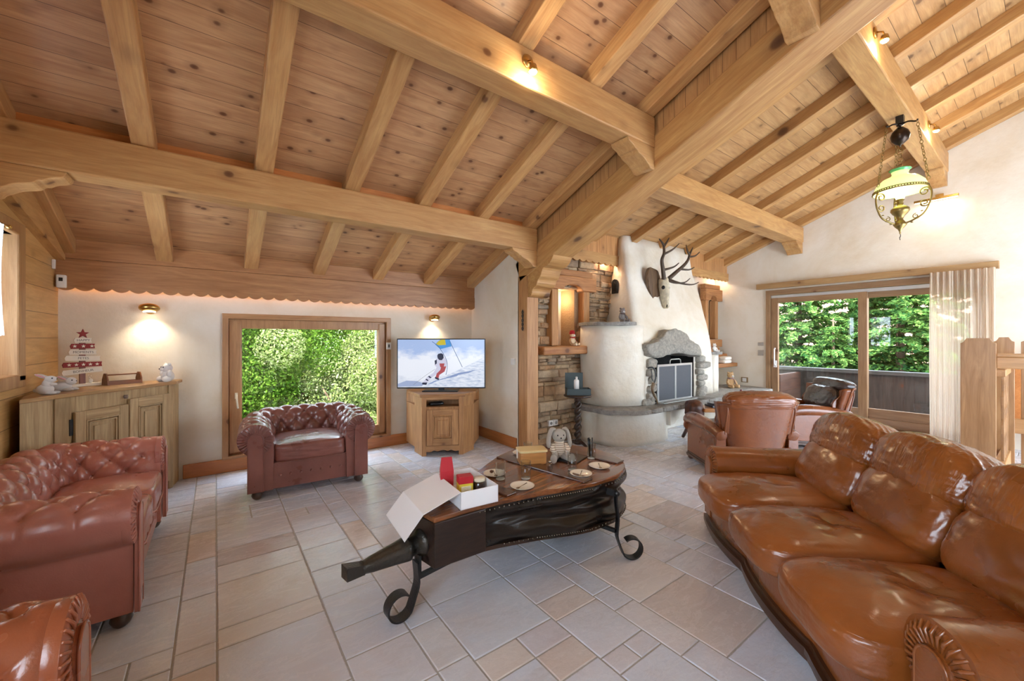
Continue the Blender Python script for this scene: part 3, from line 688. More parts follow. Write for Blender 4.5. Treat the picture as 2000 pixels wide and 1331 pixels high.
t = thing('tufted_armchair', CH_LAB, 'armchair', (.735, 4.44, 0), math.radians(-4)); chesterfield(t, 1.10, .86, .655, 1, DARK_LEATHER)
t = thing('tufted_armchair', 'rosy leather rolled-arm chair cut off by the bottom left corner', 'armchair', (-.668, 1.20, 0), math.radians(90)); chesterfield(t, 1.07, .76, .675, 1, leather('tan_red_leather', (146, 78, 48), (170, 98, 66), .28, .35))
t = thing('tufted_sofa', 'rosy two-seat button-tufted leather sofa in front of the corner sideboard', 'sofa', (-.668, 3.33, 0), math.radians(90)); chesterfield(t, 1.52, .76, .665, 2, RED_LEATHER)

# ---- big three-seat sofa
def rolled_arm(root, x0, x1, y0, y1, H, mat, name='arm', trim=None):
    """padded arm between x0 and x1 with an outward scroll front"""
    cx = (x0 + x1) / 2; hw = (x1 - x0) / 2; m = MB(); r = hw * 1.02
    pr = [(cx - hw * .75, .1), (cx - hw * .8, H - r * 1.6), (cx - hw * .95, H - r * 1.2), (cx - hw, H - r * .8), (cx - hw * .8, H - r * .3), (cx - hw * .4, H - r * .05), (cx, H), (cx + hw * .4, H - r * .05), (cx + hw * .8, H - r * .3), (cx + hw, H - r * .8), (cx + hw * .95, H - r * 1.2), (cx + hw * .8, H - r * 1.6), (cx + hw * .75, .1)]
    P, _ = resample(cat([(a, b, 0) for a, b in pr], 5), 54)
    def fn(u, v):
        q = P[round(v * 53)]; y = y0 + (y1 - y0) * u; k = noise.noise(Vector((y * 6, v * 8, x0))) * .004
        dz = -.05 * u if q.y > .3 else 0
        return (q.x + k, y, q.y + dz * 0 + k)
    m.grid(fn, 30, 54); m.prism([(q.x, q.y) for q in P], .03, 'y', y0 - .015)
    o = m.build(name, mat, parent=root)
    c = MB(); scroll_cap(c, y0 - .005, cx, H - r * .98, 1, r * .93, .1, r * .42, .022)
    c.build('scroll_front', trim or mat, parent=o, bev=.004)
    return o
t = thing('leather_sofa', 'glossy cognac leather three-seat sofa with pillow backs facing the low table', 'sofa', (2.60, .55, 0), math.radians(225))
SX = [-.80, -.25, .29, .83]
for i in range(3):
    x0, x1 = SX[i], SX[i + 1]; cx = (x0 + x1) / 2; hw = (x1 - x0) / 2 + .004; m = MB(); cc = (cx, -.22, .375); hh = (hw, .385, .095)
    tf = [(0, .04, .03, .06), (.11, -.03, .008, .05), (-.10, .0, .008, .05)]
    cushion(m, cc, hh, 4.2, .035, 44, wr=.003, seed=i * 7 + 1, tuft=tf); welt(m, cc, (hh[0] * .99, hh[1] * .985, hh[2]), 4.2, .62, .004, crown=.03)
    m.build('seat_cushion', BROWN_LEATHER2, parent=t)
    m = MB(); rt = Matrix.Rotation(math.radians(-24), 3, 'X'); cc = (cx, .165, .565); hh = (hw - .005, .12, .17)
    cushion(m, cc, hh, 3.4, 0, 36, rot=rt, wr=.004, seed=i * 5 + 2, arch=.025); welt(m, (cx, .165 - .02, .565), (hw * .97, .1, .17), 3.4, .6, .003, rot=rt)
    m.build('back_cushion', BROWN_LEATHER2, parent=t)
    m = MB(); rt = Matrix.Rotation(math.radians(-20), 3, 'X'); cc = (cx, .275, .735); hh = (hw + .004, .155, .135)
    cushion(m, cc, hh, 3.6, 0, 48, rot=rt, wr=.005, seed=i * 3 + 4, arch=.05)
    m.build('head_cushion', BROWN_LEATHER, parent=t)
m = MB(); m.box(-.97, 1.0, -.38, .44, .1, .3); m.box(-.96, .99, .30, .43, .3, .66); m.build('frame', BROWN_LEATHER2, parent=t, bev=.02)
rolled_arm(t, -1.04, -.79, -.42, .38, .60, BROWN_LEATHER2); rolled_arm(t, .82, 1.07, -.42, .38, .60, BROWN_LEATHER2)
def bowed(m, z0, z1, off, n=3, x0=-1.0, x1=1.03, yb=-.43, amp=.04):
    N = 60; 
    def fn(u, v):
        x = x0 + (x1 - x0) * u; y = yb - amp * abs(math.sin(math.pi * u * n)) ** .7
        k = v * 4; k0 = int(min(3, k)); f = k - k0; pts = [(0, 0), (1, 0), (1, 1), (.6, 1), (0, 1)]
        a, b = pts[k0], pts[min(4, k0 + 1)]; q0 = a[0] + (b[0] - a[0]) * f; q1 = a[1] + (b[1] - a[1]) * f
        return (x, y + .05 - off * q0 - .05 * (1 if q0 else 0), z0 + (z1 - z0) * q1)
    m.grid(fn, N, 9, smooth=False)
m = MB(); bowed(m, .015, .045, .02); bowed(m, .045, .075, .032); bowed(m, .075, .10, .012); m.box(-1.0, 1.03, -.42, .42, .015, .10); m.build('plinth', SHADEWOOD, parent=t)
m = MB(); bowed(m, .10, .31, .0, amp=.035); m.build('front_panel', BROWN_LEATHER2, parent=t)

# ---- wing chairs
def wing_chair(root):
    m = MB()
    def back(u, v):      # shell seen from behind: flares upward, scrolls back at the top
        z = .10 + .66 * v; hw = .295 + .105 * v ** 1.4; x = (2 * u - 1) * hw; y = .34 + .10 * v ** 1.3 + .05 * (1 - (2 * u - 1) ** 2) * .6 - .10 * abs(2 * u - 1) ** 5
        return (x, y, z)
    def backi(u, v):
        p = back(u, v); return (p[0] * .97, p[1] - .10, p[2])
    m.grid(back, 24, 20); m.grid(backi, 24, 20)
    for u in (0, 1): m.grid(lambda a, b: tuple(Vector(back(u, b)).lerp(Vector(backi(u, b)), a)), 3, 20)
    m.grid(lambda a, b: tuple(Vector(back(b, 1)).lerp(Vector(backi(b, 1)), a)), 3, 24)
    m.tube([back(u / 20, 1) for u in range(21)], .014, 8); m.tube([back(0, v / 14) for v in range(15)], .010, 8); m.tube([back(1, v / 14) for v in range(15)], .010, 8)
    m.build('back_shell', CHAIR_LEATHER, parent=root, weld=True)
    for sg in (-1, 1):
        w_ = MB(); pr = [(.34, .44), (.20, .46), (.15, .54), (.18, .61), (.24, .66), (.27, .74), (.36, .755), (.40, .70), (.37, .55)]
        P, _ = resample(cat([(a, b, 0) for a, b in pr + [pr[0]]], 5), 40)
        w_.prism([(q.x, q.y) for q in P[:-1]], .055, 'x', sg * .30 - .0275, smooth=True)
        w_.tube([(sg * .30 + sg * .03, q.x, q.y) for q in P], .008, 6, closed=False); w_.build('wing', CHAIR_LEATHER, parent=root, bev=.012)
    m = MB(); cushion(m, (0, .36, .775), (.345, .115, .08), 3.4, 0, 34, rot=Matrix.Rotation(math.radians(-10), 3, 'X'), wr=.005, seed=3, arch=.012); m.build('head_pillow', BLACK_LEATHER if root.get('dark') else CHAIR_LEATHER, parent=root)
    m = MB(); cushion(m, (0, .22, .60), (.31, .10, .17), 3, 0, 30, rot=Matrix.Rotation(math.radians(-16), 3, 'X'), wr=.006, seed=6); m.build('back_cushion', BLACK_LEATHER, parent=root)
    m = MB(); cushion(m, (0, -.10, .38), (.28, .34, .075), 4.5, .03, 30, wr=.006, seed=2); welt(m, (0, -.10, .38), (.28, .34, .075), 4.5, .6, .004, crown=.03); m.build('seat_cushion', BLACK_LEATHER, parent=root)
    for sg in (-1, 1):
        a = MB(); a.tube(cat([(sg * .355, .34, .42), (sg * .36, .15, .46), (sg * .37, -.1, .485), (sg * .375, -.30, .48), (sg * .37, -.38, .44)], 6), [.05 + .022 * math.sin(min(1, i / 24 + .15) * 1.9) for i in range(25)], 14)
        a.box(min(sg * .31, sg * .41), max(sg * .31, sg * .41), -.34, .33, .1, .44)
        a.lathe([(0, -.40), (.035, -.40), (.055, -.385), (.058, -.34)], 20, (sg * .385, 0, .385), axis='y')
        a.build('arm', CHAIR_LEATHER, parent=root, bev=.02)
    m = MB(); m.box(-.34, .34, -.36, .36, .1, .31); m.build('base', CHAIR_LEATHER, parent=root, bev=.015)
    m = MB(); bowed(m, .03, .06, .02, 1, -.40, .40, -.36, .02); m.box(-.42, .42, -.35, .38, .05, .075); m.box(-.41, .41, -.34, .37, .075, .1)
    for sx in (-1, 1):
        for y in (-.33, .33): m.lathe([(.02, 0), (.035, .02), (.03, .05)], 12, (sx * .37, y, 0))
    m.build('plinth', SHADEWOOD, parent=root, bev=.006)
t = thing('wing_armchair', 'cognac leather wing armchair seen from behind, facing the fireplace', 'armchair', (4.55, 2.03, 0), math.radians(143)); wing_chair(t)
t = thing('wing_armchair', 'dark-cushioned leather wing armchair seen in profile before the sliding door', 'armchair', (6.42, 2.02, 0), math.radians(226)); t['dark'] = 1; wing_chair(t)
del t['dark']

# ---- bellows coffee table
OLDTOP = wood('aged_walnut_top', (172, 102, 50), (88, 48, 24), knots=.8, kscale=1.5, rough=.2, coat=.5, grain=1.2)
DARKBOARD = wood('near_black_board', (74, 48, 32), (40, 26, 18), knots=0, rough=.3, coat=.3)
BLK = leather('bellows_black_leather', (14, 12, 11), (26, 22, 18), .3, .25, .003, 12, (2, 2, 5))
def hw_(u):
    K = [(-1.14, .11), (-.95, .135), (-.757, .185), (-.527, .265), (-.33, .352), (-.16, .42), (.03, .458), (.2, .440), (.34, .375), (.43, .28), (.49, .16), (.515, .0)]
    for (a, b), (c, d) in zip(K, K[1:]):
        if a <= u <= c:
            t = (u - a) / (c - a)
            if u > .03: return .458 * math.sqrt(max(0, 1 - ((u - .03) / .485) ** 2.2))
            return b + (d - b) * t
    return .11 if u < -1 else 0
US = [-1.14 + 1.17 * i / 40 for i in range(40)] + [.03 + .485 * math.sin(math.pi / 2 * i / 26) for i in range(27)]
OUT = [(u, -hw_(u)) for u in US] + [(u, hw_(u)) for u in US[::-1][1:]]
t = thing('bellows_table', 'low table made from giant fireside bellows on scrolled iron legs', 'coffee table', (1.98, 2.15, 0), math.radians(10.3))
MB().prism(OUT, .028, 'z', .472).build('table_top', OLDTOP, parent=t, bev=.006)
for u, w2 in ((-.17, .05), (-.66, .04), (.31, .05)):
    h = hw_(u) - .03; MB().box(u - w2, u + w2, -h, h, .5, .511).build('batten', wood('dark_batten', (104, 56, 28), (62, 32, 16), knots=0, g='Y', rough=.25, coat=.4), parent=t, bev=.004)
def zbot(u): return .262 + (-.068) * min(1, max(0, (u + 1.14) / .9))
m = MB()
def skin(u, v):
    k = u * (len(OUT) - 1); i = int(min(len(OUT) - 2, k)); f = k - i; x = OUT[i][0] * (1 - f) + OUT[i + 1][0] * f; y = OUT[i][1] * (1 - f) + OUT[i + 1][1] * f
    n = Vector((OUT[i + 1][1] - OUT[i][1], -(OUT[i + 1][0] - OUT[i][0]), 0)).normalized()
    A = min(1, max(0, (x + .92) / .35)); zt = .475; zb = zbot(x) + .01; z = zt + (zb - zt) * v
    fold = .030 * math.sin(v * math.pi * 3.2 + 1.5 * noise.noise(Vector((x * 2.5, 0, y * 2)))) * math.sin(math.pi * v) ** .5 + .02 * noise.noise(Vector((x * 5, y * 5, v * 5)))
    off = A * (fold - .022 * math.sin(math.pi * v)) - .006 + .018 * A * math.exp(-((v - .5) / .08) ** 2)
    z += A * .012 * noise.noise(Vector((x * 7, y * 7, 2)))
    return (x + n.x * off, y + n.y * off, z)
m.grid(skin, 260, 44); m.build('leather_skin', BLK, parent=t)
def studs(m, z, u0, d=.021, zf=None, side=True):
    for i in range(len(OUT) - 1):
        a, b = Vector((*OUT[i], 0)), Vector((*OUT[i + 1], 0)); L = (b - a).length
        k = max(1, round(L / d))
        for j in range(k):
            p = a.lerp(b, j / k)
            if p.x < u0: continue
            n = Vector((b.y - a.y, a.x - b.x, 0)).normalized(); zz = zf(p.x) if zf else z; m.ball((p.x + n.x * .003, p.y + n.y * .003, zz), .0055, 4)
m = MB(); studs(m, .462, -1.1); studs(m, 0, -.75, zf=lambda u: zbot(u) + .022)
m.build('brass_studs', plain('dark_studs', (120, 112, 100), .25, metal=.9), parent=t)
pts3 = [(u, v * .985) for u, v in OUT]
m = MB(); n_ = len(pts3); m.add([(u, v, zbot(u)) for u, v in pts3] + [(u, v, zbot(u) + .022) for u, v in pts3], [tuple(range(n_)), tuple(range(n_, 2 * n_))] + [(i, (i + 1) % n_, n_ + (i + 1) % n_, n_ + i) for i in range(n_)])
m.build('bottom_board', DARKBOARD, parent=t)
m = MB(); m.add([(-1.145, -.118, .25), (-.84, -.166, .24), (-.84, .166, .24), (-1.145, .118, .25), (-1.145, -.118, .478), (-.84, -.166, .474), (-.84, .166, .474), (-1.145, .118, .478)], [(0, 3, 2, 1), (4, 5, 6, 7), (0, 1, 5, 4), (1, 2, 6, 5), (2, 3, 7, 6), (3, 0, 4, 7)])
m.build('nozzle_block', wood('dark_nozzle_block', (58, 38, 28), (28, 18, 14), knots=.8, rough=.35, grain=2, coat=.2), parent=t, bev=.006)
m = MB(); pr = [(.075, -1.140), (.058, -1.155), (.047, -1.175), (.047, -1.222), (.060, -1.228), (.058, -1.245), (.050, -1.30), (.036, -1.42), (.029, -1.455), (.033, -1.462), (.028, -1.47)]
m.lathe([(r, z) for r, z in pr], 28, (0, 0, .345), axis='x'); 
tipm = [(-1.46, .026, .022), (-1.545, .030, .030)]
vs = [(x, sy * a, .345 + .012 * (k) + sz * b) for k, (x, a, b) in enumerate(tipm) for sy, sz in ((-1, -1), (1, -1), (1, 1), (-1, 1))]
m.add(vs, [(0, 1, 5, 4), (1, 2, 6, 5), (2, 3, 7, 6), (3, 0, 4, 7), (4, 5, 6, 7), (0, 3, 2, 1)])
m.build('nozzle', plain('dark_bronze', (74, 72, 68), .32, metal=.8, bump=.004), parent=t)
def scroll_leg(x, y, ztop, dx, dy, name='leg', w=.026):
    d = Vector((dx, dy, 0)).normalized(); pv = Vector((-d.y, d.x, 0)); path = [(0, ztop), (0, ztop - .08), (.012, .26), (.004, .16)]
    R0 = .066; c = (R0 + .035, R0)
    sp = []
    for i in range(30):
        a = math.pi + (1.72 * math.pi) * i / 29; r = R0 * (1 - .06 * i / 29); sp.append((c[0] + r * math.cos(a) - (0), R0 + .004 + r * math.sin(a)))
    full = [(p[0], p[1]) for p in path] + [(.02, .10)] + sp[3:]
    P = cat([(a, b, 0) for a, b in full], 3); m = MB()
    vs = []; n = len(P)
    for i, p in enumerate(P):
        tt = (P[min(i + 1, n - 1)] - P[max(i - 1, 0)]).normalized(); nr = Vector((-tt.y, tt.x))
        for q, e in ((-.0045, -w), (.0045, -w), (.0045, w), (-.0045, w)):
            A = p.x + nr.x * q; B = p.y + nr.y * q; vs.append((x + d.x * A + pv.x * e, y + d.y * A + pv.y * e, B))
    m.add(vs, [(i * 4 + k, i * 4 + (k + 1) % 4, (i + 1) * 4 + (k + 1) % 4, (i + 1) * 4 + k) for i in range(n - 1) for k in range(4)] + [(0, 1, 2, 3), tuple(range(4 * n - 4, 4 * n))])
    return m.build(name, IRON, parent=t, bev=.002)
scroll_leg(-1.165, 0, .295, -1, 0.12, w=.03); scroll_leg(-.03, -.50, .44, .75, -.66); scroll_leg(-.03, .50, .44, .75, .66)
m = MB(); m.box(-.045, -.02, -.5, .5, .17, .19); m.box(-.045, -.025, -.505, -.44, .40, .44); m.box(-.045, -.025, .44, .505, .40, .44); m.box(-1.17, -.03, -.012, .012, .165, .185); m.box(-1.17, -1.15, -.012, .012, .17, .3)
m.ball((-.035, -.51, .42), .02, 8); m.ball((-.035, .51, .42), .02, 8)
m.build('crossbar', IRON, parent=t)
# ---------------------------------------------------------------- fireplace
def rough(m, amp, fr, seed=0, skip=None):
    for i, p in enumerate(m.v):
        q = Vector(p)
        if skip and skip(q): continue
        n = Vector((noise.noise(q * fr + Vector((seed, 0, 0))), noise.noise(q * fr + Vector((0, seed + 5, 0))), noise.noise(q * fr + Vector((0, 0, seed + 9)))))
        m.v[i] = tuple(q + n * amp)
def rock(m, c, h, seed, n=4.5, N=14, amp=.02, fr=9, mi=0, rot=None):
    k = len(m.v); cushion(m, c, h, n, 0, N, rot=rot, mi=mi)
    for i in range(k, len(m.v)):
        q = Vector(m.v[i]); d = (q - Vector(c)).normalized(); m.v[i] = tuple(q + d * (noise.noise(q * fr + Vector((seed, 0, 0))) * amp + noise.noise(q * fr * 3 + Vector((seed, 3, 0))) * amp * .35))
def densify(poly, d=.05):
    out = []
    for i in range(len(poly)):
        a, b = Vector(poly[i]), Vector(poly[(i + 1) % len(poly)]); n = max(1, int((b - a).length / d))
        out += [tuple(a.lerp(b, k / n)) for k in range(n)]
    return out
def roundpoly(pts, it=2):
    P = [Vector(p) for p in pts]
    for _ in range(it):
        Q = []
        for i in range(len(P)): a, b = P[i], P[(i + 1) % len(P)]; Q += [a.lerp(b, .25), a.lerp(b, .75)]
        P = Q
    return [tuple(p) for p in P]
fire = thing('fireplace', 'white rendered fireplace with stone arch, raised stone hearth and tapering hood', 'fireplace', (5.5, 3.6, 0))
def fm(m, name, mat, **k):
    m.v = [(p[0] - 5.5, p[1] - 3.6, p[2]) for p in m.v]; return m.build(name, mat, parent=fire, **k)
def boolcut(o, c):
    md = o.modifiers.new('cut', 'BOOLEAN'); md.object = c; md.operation = 'DIFFERENCE'; md.solver = 'EXACT'
    dg = bpy.context.evaluated_depsgraph_get(); dg.update(); me = bpy.data.meshes.new_from_object(o.evaluated_get(dg)); o.modifiers.clear(); o.data = me; bpy.data.objects.remove(c)
# hood
def hood():
    Z = [.5, .8, 1.1, 1.4, 1.6, 1.9, 2.2, 2.5, 2.93]
    FL = [(4.50, 3.30), (4.50, 3.30), (4.51, 3.30), (4.56, 3.34), (4.61, 3.40), (4.66, 3.49), (4.72, 3.58), (4.78, 3.67), (4.86, 3.78)]
    FR = [(6.66, 3.33), (6.64, 3.33), (6.61, 3.34), (6.60, 3.37), (6.60, 3.41), (6.61, 3.50), (6.64, 3.59), (6.66, 3.68), (6.70, 3.79)]
    m = MB(); rings = []
    for z, a, b in zip(Z, FL, FR):
        r = .10; P = [(a[0] + .11, 4.05), (a[0] + .01, a[1] + r)] + [(a[0] + r - r * math.cos(t), a[1] + r - r * math.sin(t)) for t in (.4, .8, 1.2)] + [(a[0] + r, a[1])]
        P += [(a[0] + r + (b[0] - a[0] - 2 * r) * k / 14, a[1] + (b[1] - a[1]) * k / 14) for k in range(1, 15)] + [(b[0] - r + r * math.sin(t), b[1] + r - r * math.cos(t)) for t in (.4, .8, 1.2)] + [(b[0], b[1] + r), (b[0], 4.05)]
        rings.append([(x, y, z) for x, y in P])
    n = len(rings[0])
    fine = []
    for i in range(len(rings) - 1):
        for k in range(3): fine.append([tuple(Vector(p).lerp(Vector(q), k / 3)) for p, q in zip(rings[i], rings[i + 1])])
    fine.append(rings[-1]); V = [p for r_ in fine for p in r_]
    m.add(V, [(i * n + j, i * n + (j + 1) % n, (i + 1) * n + (j + 1) % n, (i + 1) * n + j) for i in range(len(fine) - 1) for j in range(n)], 0, True)
    m.add([p for p in fine[0]], [tuple(range(n))[::-1]]); m.add([p for p in fine[-1]], [tuple(range(n))])
    rough(m, .02, 2.2, 3, lambda q: q.y > 4 or q.z > 2.9 or q.z < .51)
    o = fm(m, 'hood', CHIMNEY, weld=True)
    c = MB(); c.prism([(4.87, .4), (5.94, .4), (5.94, 1.12), (5.72, 1.19), (5.42, 1.215), (5.12, 1.19), (4.87, 1.13)], .52, 'y', 3.2); c.v = [(p[0] - 5.5, p[1] - 3.6, p[2]) for p in c.v]
    c = c.build('cutter', CHIMNEY, parent=fire); bpy.context.view_layer.update(); boolcut(o, c)
hood()
SOOT_HOLLOW = plain('soot_and_hollow_black', (26, 24, 23), .9, bump=.01)
m = MB(); m.box(4.86, 5.95, 3.69, 3.71, .5, 1.22); m.box(4.872, 4.89, 3.30, 3.7, .5, 1.13); m.box(5.92, 5.938, 3.315, 3.7, .5, 1.12); m.box(4.88, 5.93, 3.36, 3.7, 1.185, 1.20); m.box(4.88, 5.93, 3.34, 3.7, .501, .507); fm(m, 'firebox', SOOT_HOLLOW)
# left block with its stone shelf
def block(pts, z0, z1, name, mat, it=2, amp=.012, bev=0):
    P = densify(roundpoly(pts, it), .06); m = MB(); n = len(P); L = 8
    V = [(x, y, z0 + (z1 - z0) * k / (L - 1)) for k in range(L) for x, y in P]
    m.add(V, [(i * n + j, i * n + (j + 1) % n, (i + 1) * n + (j + 1) % n, (i + 1) * n + j) for i in range(L - 1) for j in range(n)], 0, True)
    m.add([(x, y, z0) for x, y in P], [tuple(range(n))[::-1]]); m.add([(x, y, z1) for x, y in P], [tuple(range(n))])
    rough(m, amp, 4, z0 * 10, None); return fm(m, name, mat, weld=True)
block([(4.12, 4.05), (4.08, 3.66), (4.14, 3.50), (4.42, 3.30), (4.70, 3.28), (4.75, 4.05)], .5, 1.57, 'side_block', CHIMNEY, 1)
block([(6.5, 4.05), (6.5, 3.33), (6.80, 3.34), (6.86, 3.45), (6.86, 4.05)], .5, 1.13, 'side_block', CHIMNEY, 1)
block([(4.08, 4.05), (4.02, 3.62), (4.14, 3.44), (4.40, 3.26), (4.60, 3.36), (4.66, 3.5), (4.7, 4.05)], 1.57, 1.615, 'stone_shelf', GRANITE, 1, .012)
block([(6.52, 4.0), (6.55, 3.31), (6.86, 3.30), (6.9, 3.42), (6.88, 4.0)], 1.13, 1.17, 'stone_shelf', GRANITE, 1, .008)
# base and raised hearth slab
block([(4.05, 4.05), (4.04, 3.72), (4.10, 3.42), (4.28, 3.22), (4.62, 3.16), (5.02, 3.17), (5.12, 3.26), (5.12, 4.05)], 0, .445, 'base', CHIMNEY, 1, .01)
m = MB(); arch = [(5.0, .44), (5.0, .2), (5.12, .22)] + [(5.12 + (1 - math.cos(t)) * 1.25, .22 + .16 * math.sin(t)) for t in [math.pi / 2 * k / 10 for k in range(1, 11)]] + [(7.4, .38), (8.08, .36), (8.08, .44)]
m.prism(arch, .7, 'y', 3.12); m.box(5.0, 8.08, 3.55, 4.05, 0, .42); fm(m, 'arch_band', CHIMNEY, bev=.01)
sl = [(3.98, 4.05), (3.90, 3.70), (3.93, 3.36), (4.10, 3.12), (4.42, 3.02), (4.9, 3.02), (5.4, 3.0), (6.2, 3.04), (6.8, 3.02), (7.4, 2.99), (8.08, 2.96), (8.08, 4.05)]
block(sl, .44, .50, 'hearth_slab', GRANITE, 1, .016)
# stone arch over the opening and the jamb stones
pts = [(4.61, 1.32), (4.83, 1.35), (4.99, 1.42), (5.1, 1.51), (5.25, 1.53), (5.4, 1.52), (5.55, 1.46), (5.7, 1.37), (5.9, 1.3), (5.98, 1.2), (5.93, 1.13), (5.8, 1.13), (5.55, 1.18), (5.31, 1.19), (5.05, 1.17), (4.86, 1.13), (4.67, 1.16), (4.61, 1.25)]
def slabface(poly, y, th, seed, amp=.03):
    P = densify(poly, .035); m = MB(); n = len(P); cx = sum(p[0] for p in P) / n; cz = sum(p[1] for p in P) / n; K = 7; V = []
    for k in range(K):
        f = k / (K - 1)
        for x, z in P:
            s = 1 - .0 * f; V.append((x, y + th * (1 - f), z))
    rings = K
    for k, s in enumerate((.93, .8, .62, .42, .2)):
        for x, z in P: V.append((cx + (x - cx) * s, y - .03 * (1 - s) - .012, cz + (z - cz) * s))
    rings += 5; V.append((cx, y - .045, cz))
    fs = [(i * n + j, i * n + (j + 1) % n, (i + 1) * n + (j + 1) % n, (i + 1) * n + j) for i in range(rings - 1) for j in range(n)] + [((rings - 1) * n + j, (rings - 1) * n + (j + 1) % n, rings * n) for j in range(n)]
    m.add(V, fs, 0, True)
    for i, p in enumerate(m.v):
        q = Vector(p); d = Vector((noise.noise(q * 7 + Vector((seed, 0, 0))), noise.noise(q * 9 + Vector((0, seed, 0))) * 1.3 - .2, noise.noise(q * 7 + Vector((0, 0, seed))))); e = Vector((0, noise.noise(q * 24), 0))
        m.v[i] = tuple(q + (d * amp + e * amp * .5) * (1 if q.y < y + th * .9 else 0))
    return m
LSTONE = stonemat('weathered_granite', [(236, 228, 212), (246, 240, 226)], .03, .85, 26)
# lintel as three arched lobes meeting smoothly
fm(slabface(pts, 3.22, .16, 2), 'arch_stone', LSTONE)
rr = random.Random(5)
for i, (x, z, a, b) in enumerate([(4.80, 1.05, .10, .065), (4.78, .93, .09, .05), (4.82, .82, .07, .055), (4.80, .71, .08, .05), (4.80, .60, .09, .055), (4.72, .53, .13, .05),
                                 (6.10, 1.08, .09, .05), (6.18, .98, .18, .05), (6.06, .88, .07, .045), (6.14, .79, .13, .045), (6.08, .70, .09, .04), (6.12, .60, .12, .055), (6.1, .53, .1, .04)]):
    m = MB(); rock(m, (x, 3.30, z), (a, .06, b), i * 3.1, 4, 10, .02, 12); fm(m, 'jamb_stone', LSTONE)
for i in range(9):
    m = MB(); rock(m, (4.55 + i * .23, 3.07, .475), (.11, .07, .035), i * 2.3 + 40, 5, 10, .015, 12); fm(m, 'hearth_edge_stone', GRANITE) if i < 7 else None
# fire screen
STEEL = plain('brushed_steel', (190, 192, 190), .35, metal=.6); MESH = plain('spark_mesh', (84, 88, 94), .55, metal=.3, scale=60)
t = thing('fire_screen', 'grey steel fire screen with two mesh panels and a top handle', 'fire screen', (5.31, 3.24, .505))
m = MB(); w2, h2 = .44, .53
for x in (-w2, w2 - .035, -.018): m.box(x, x + .035, -.008, .008, .0, h2)
m.box(-w2, w2, -.009, .009, 0, .03); m.box(-w2, w2, -.009, .009, h2 - .03, h2)
for x in (-w2 + .017, w2 - .017):
    for k in range(12): m.ball((x, -.009, .04 + k * .04), .005, 4)
m.box(-w2, -w2 + .03, -.10, .06, 0, .015); m.box(w2 - .03, w2, -.10, .06, 0, .015); m.box(-w2, w2, -.1, -.085, 0, .012); m.build('frame', STEEL, parent=t, bev=.002)
MB().box(-w2 + .03, -.018, -.002, .002, .03, h2 - .03).build('mesh_panel', MESH, parent=t); MB().box(.017, w2 - .03, -.002, .002, .03, h2 - .03).build('mesh_panel', MESH, parent=t)
MB().tube([(-.14, 0, h2), (-.13, 0, h2 + .05), (-.10, 0, h2 + .065), (.10, 0, h2 + .065), (.13, 0, h2 + .05), (.14, 0, h2)], .009, 8).build('handle', STEEL, parent=t)
# antler-handled poker hanging left of the opening
t = thing('fire_poker', 'dark antler-handled poker hanging left of the fire opening', 'poker', (4.70, 3.20, .5))
m = MB(); m.tube(cat([(-.06, .03, .50), (-.01, -.01, .51), (.03, -.02, .46), (.04, -.02, .36), (.0, -.02, .28)], 6), .010, 8); m.tube([(-.03, 0, .49), (-.01, 0, .42), (-.01, 0, .36), (.02, 0, .32)], .006, 6); m.build('iron_hook', IRON, parent=t)
m = MB(); m.tube(cat([(.0, -.02, .30), (-.03, -.02, .22), (.01, -.02, .14), (.07, -.02, .07), (.09, -.02, .01)], 6), [.022 - .0006 * i for i in range(25)], 8); m.build('antler_shaft', plain('antler_horn', (110, 88, 62), .5, bump=.006), parent=t)
# stag skull
t = thing('stag_skull_trophy', 'stag skull with dark antlers on a carved wood shield on the chimney hood', 'hunting trophy', (5.32, 3.56, 2.1))
m = MB(); sh = [(-.40, .22), (-.28, .36), (-.16, .33), (.02, .30), (.10, .0), (.08, -.22), (.02, -.32), (-.07, -.30), (-.18, -.18), (-.28, -.02), (-.34, .08)]
P = densify(roundpoly(sh, 2), .02); m.prism([(x * .8 + .03, z) for x, z in P], .05, 'y', -.04); rough(m, .02, 9, 1)
m.build('shield', wood('carved_dark_shield', (130, 98, 66), (62, 42, 26), knots=0, g='Z', rough=.5, grain=2), parent=t, bev=.008)
BONE = plain('aged_bone', (216, 204, 176), .55, var=.45, scale=26, bump=.012)
m = MB()
def skull(u, v):
    a = 2 * math.pi * u; z = .20 - .46 * v; w_ = .072 * (1 - .60 * v ** 1.1) + .020 * math.exp(-((v - .3) / .1) ** 2); d = .075 * (1 - .5 * v) + .02 * math.sin(v * 3)
    if v > .93: w_ *= (1 - v) / .07 + .01
    if v < .06: w_ *= v / .06 + .02
    return (w_ * math.cos(a) + .05, -.09 + d * math.sin(a) - .04 * v, z)
m.grid(skull, 26, 26, cu=True)
m.build('skull', BONE, parent=t)
m = MB(); [m.ball((.05 + s * .062, -.13, .05), (.024, .028, .03), 8) for s in (-1, 1)]; [m.ball((.05 + s * .016, -.16, -.22), (.01, .012, .03), 6) for s in (-1, 1)]; m.build('eye_socket', SOOT_HOLLOW, parent=t)  # dark balls; the shade inside the eye and nose hollows put into colour
HORN = plain('dark_antler', (72, 56, 42), .5, var=.3, scale=12, bump=.006)
def antler(main, tines):
    m = MB(); P = cat(main, 6); n = len(P); m.tube(P, [.033 * (1 - .55 * i / n) for i in range(n)], 9)
    for tn in tines:
        P = cat(tn, 5); n = len(P); m.tube(P, [.017 * (1 - .85 * i / n) + .002 for i in range(n)], 8)
    m.build('antler', HORN, parent=t)
def A(x, z, y=0): return (x - 5.32, y, z - 2.1)
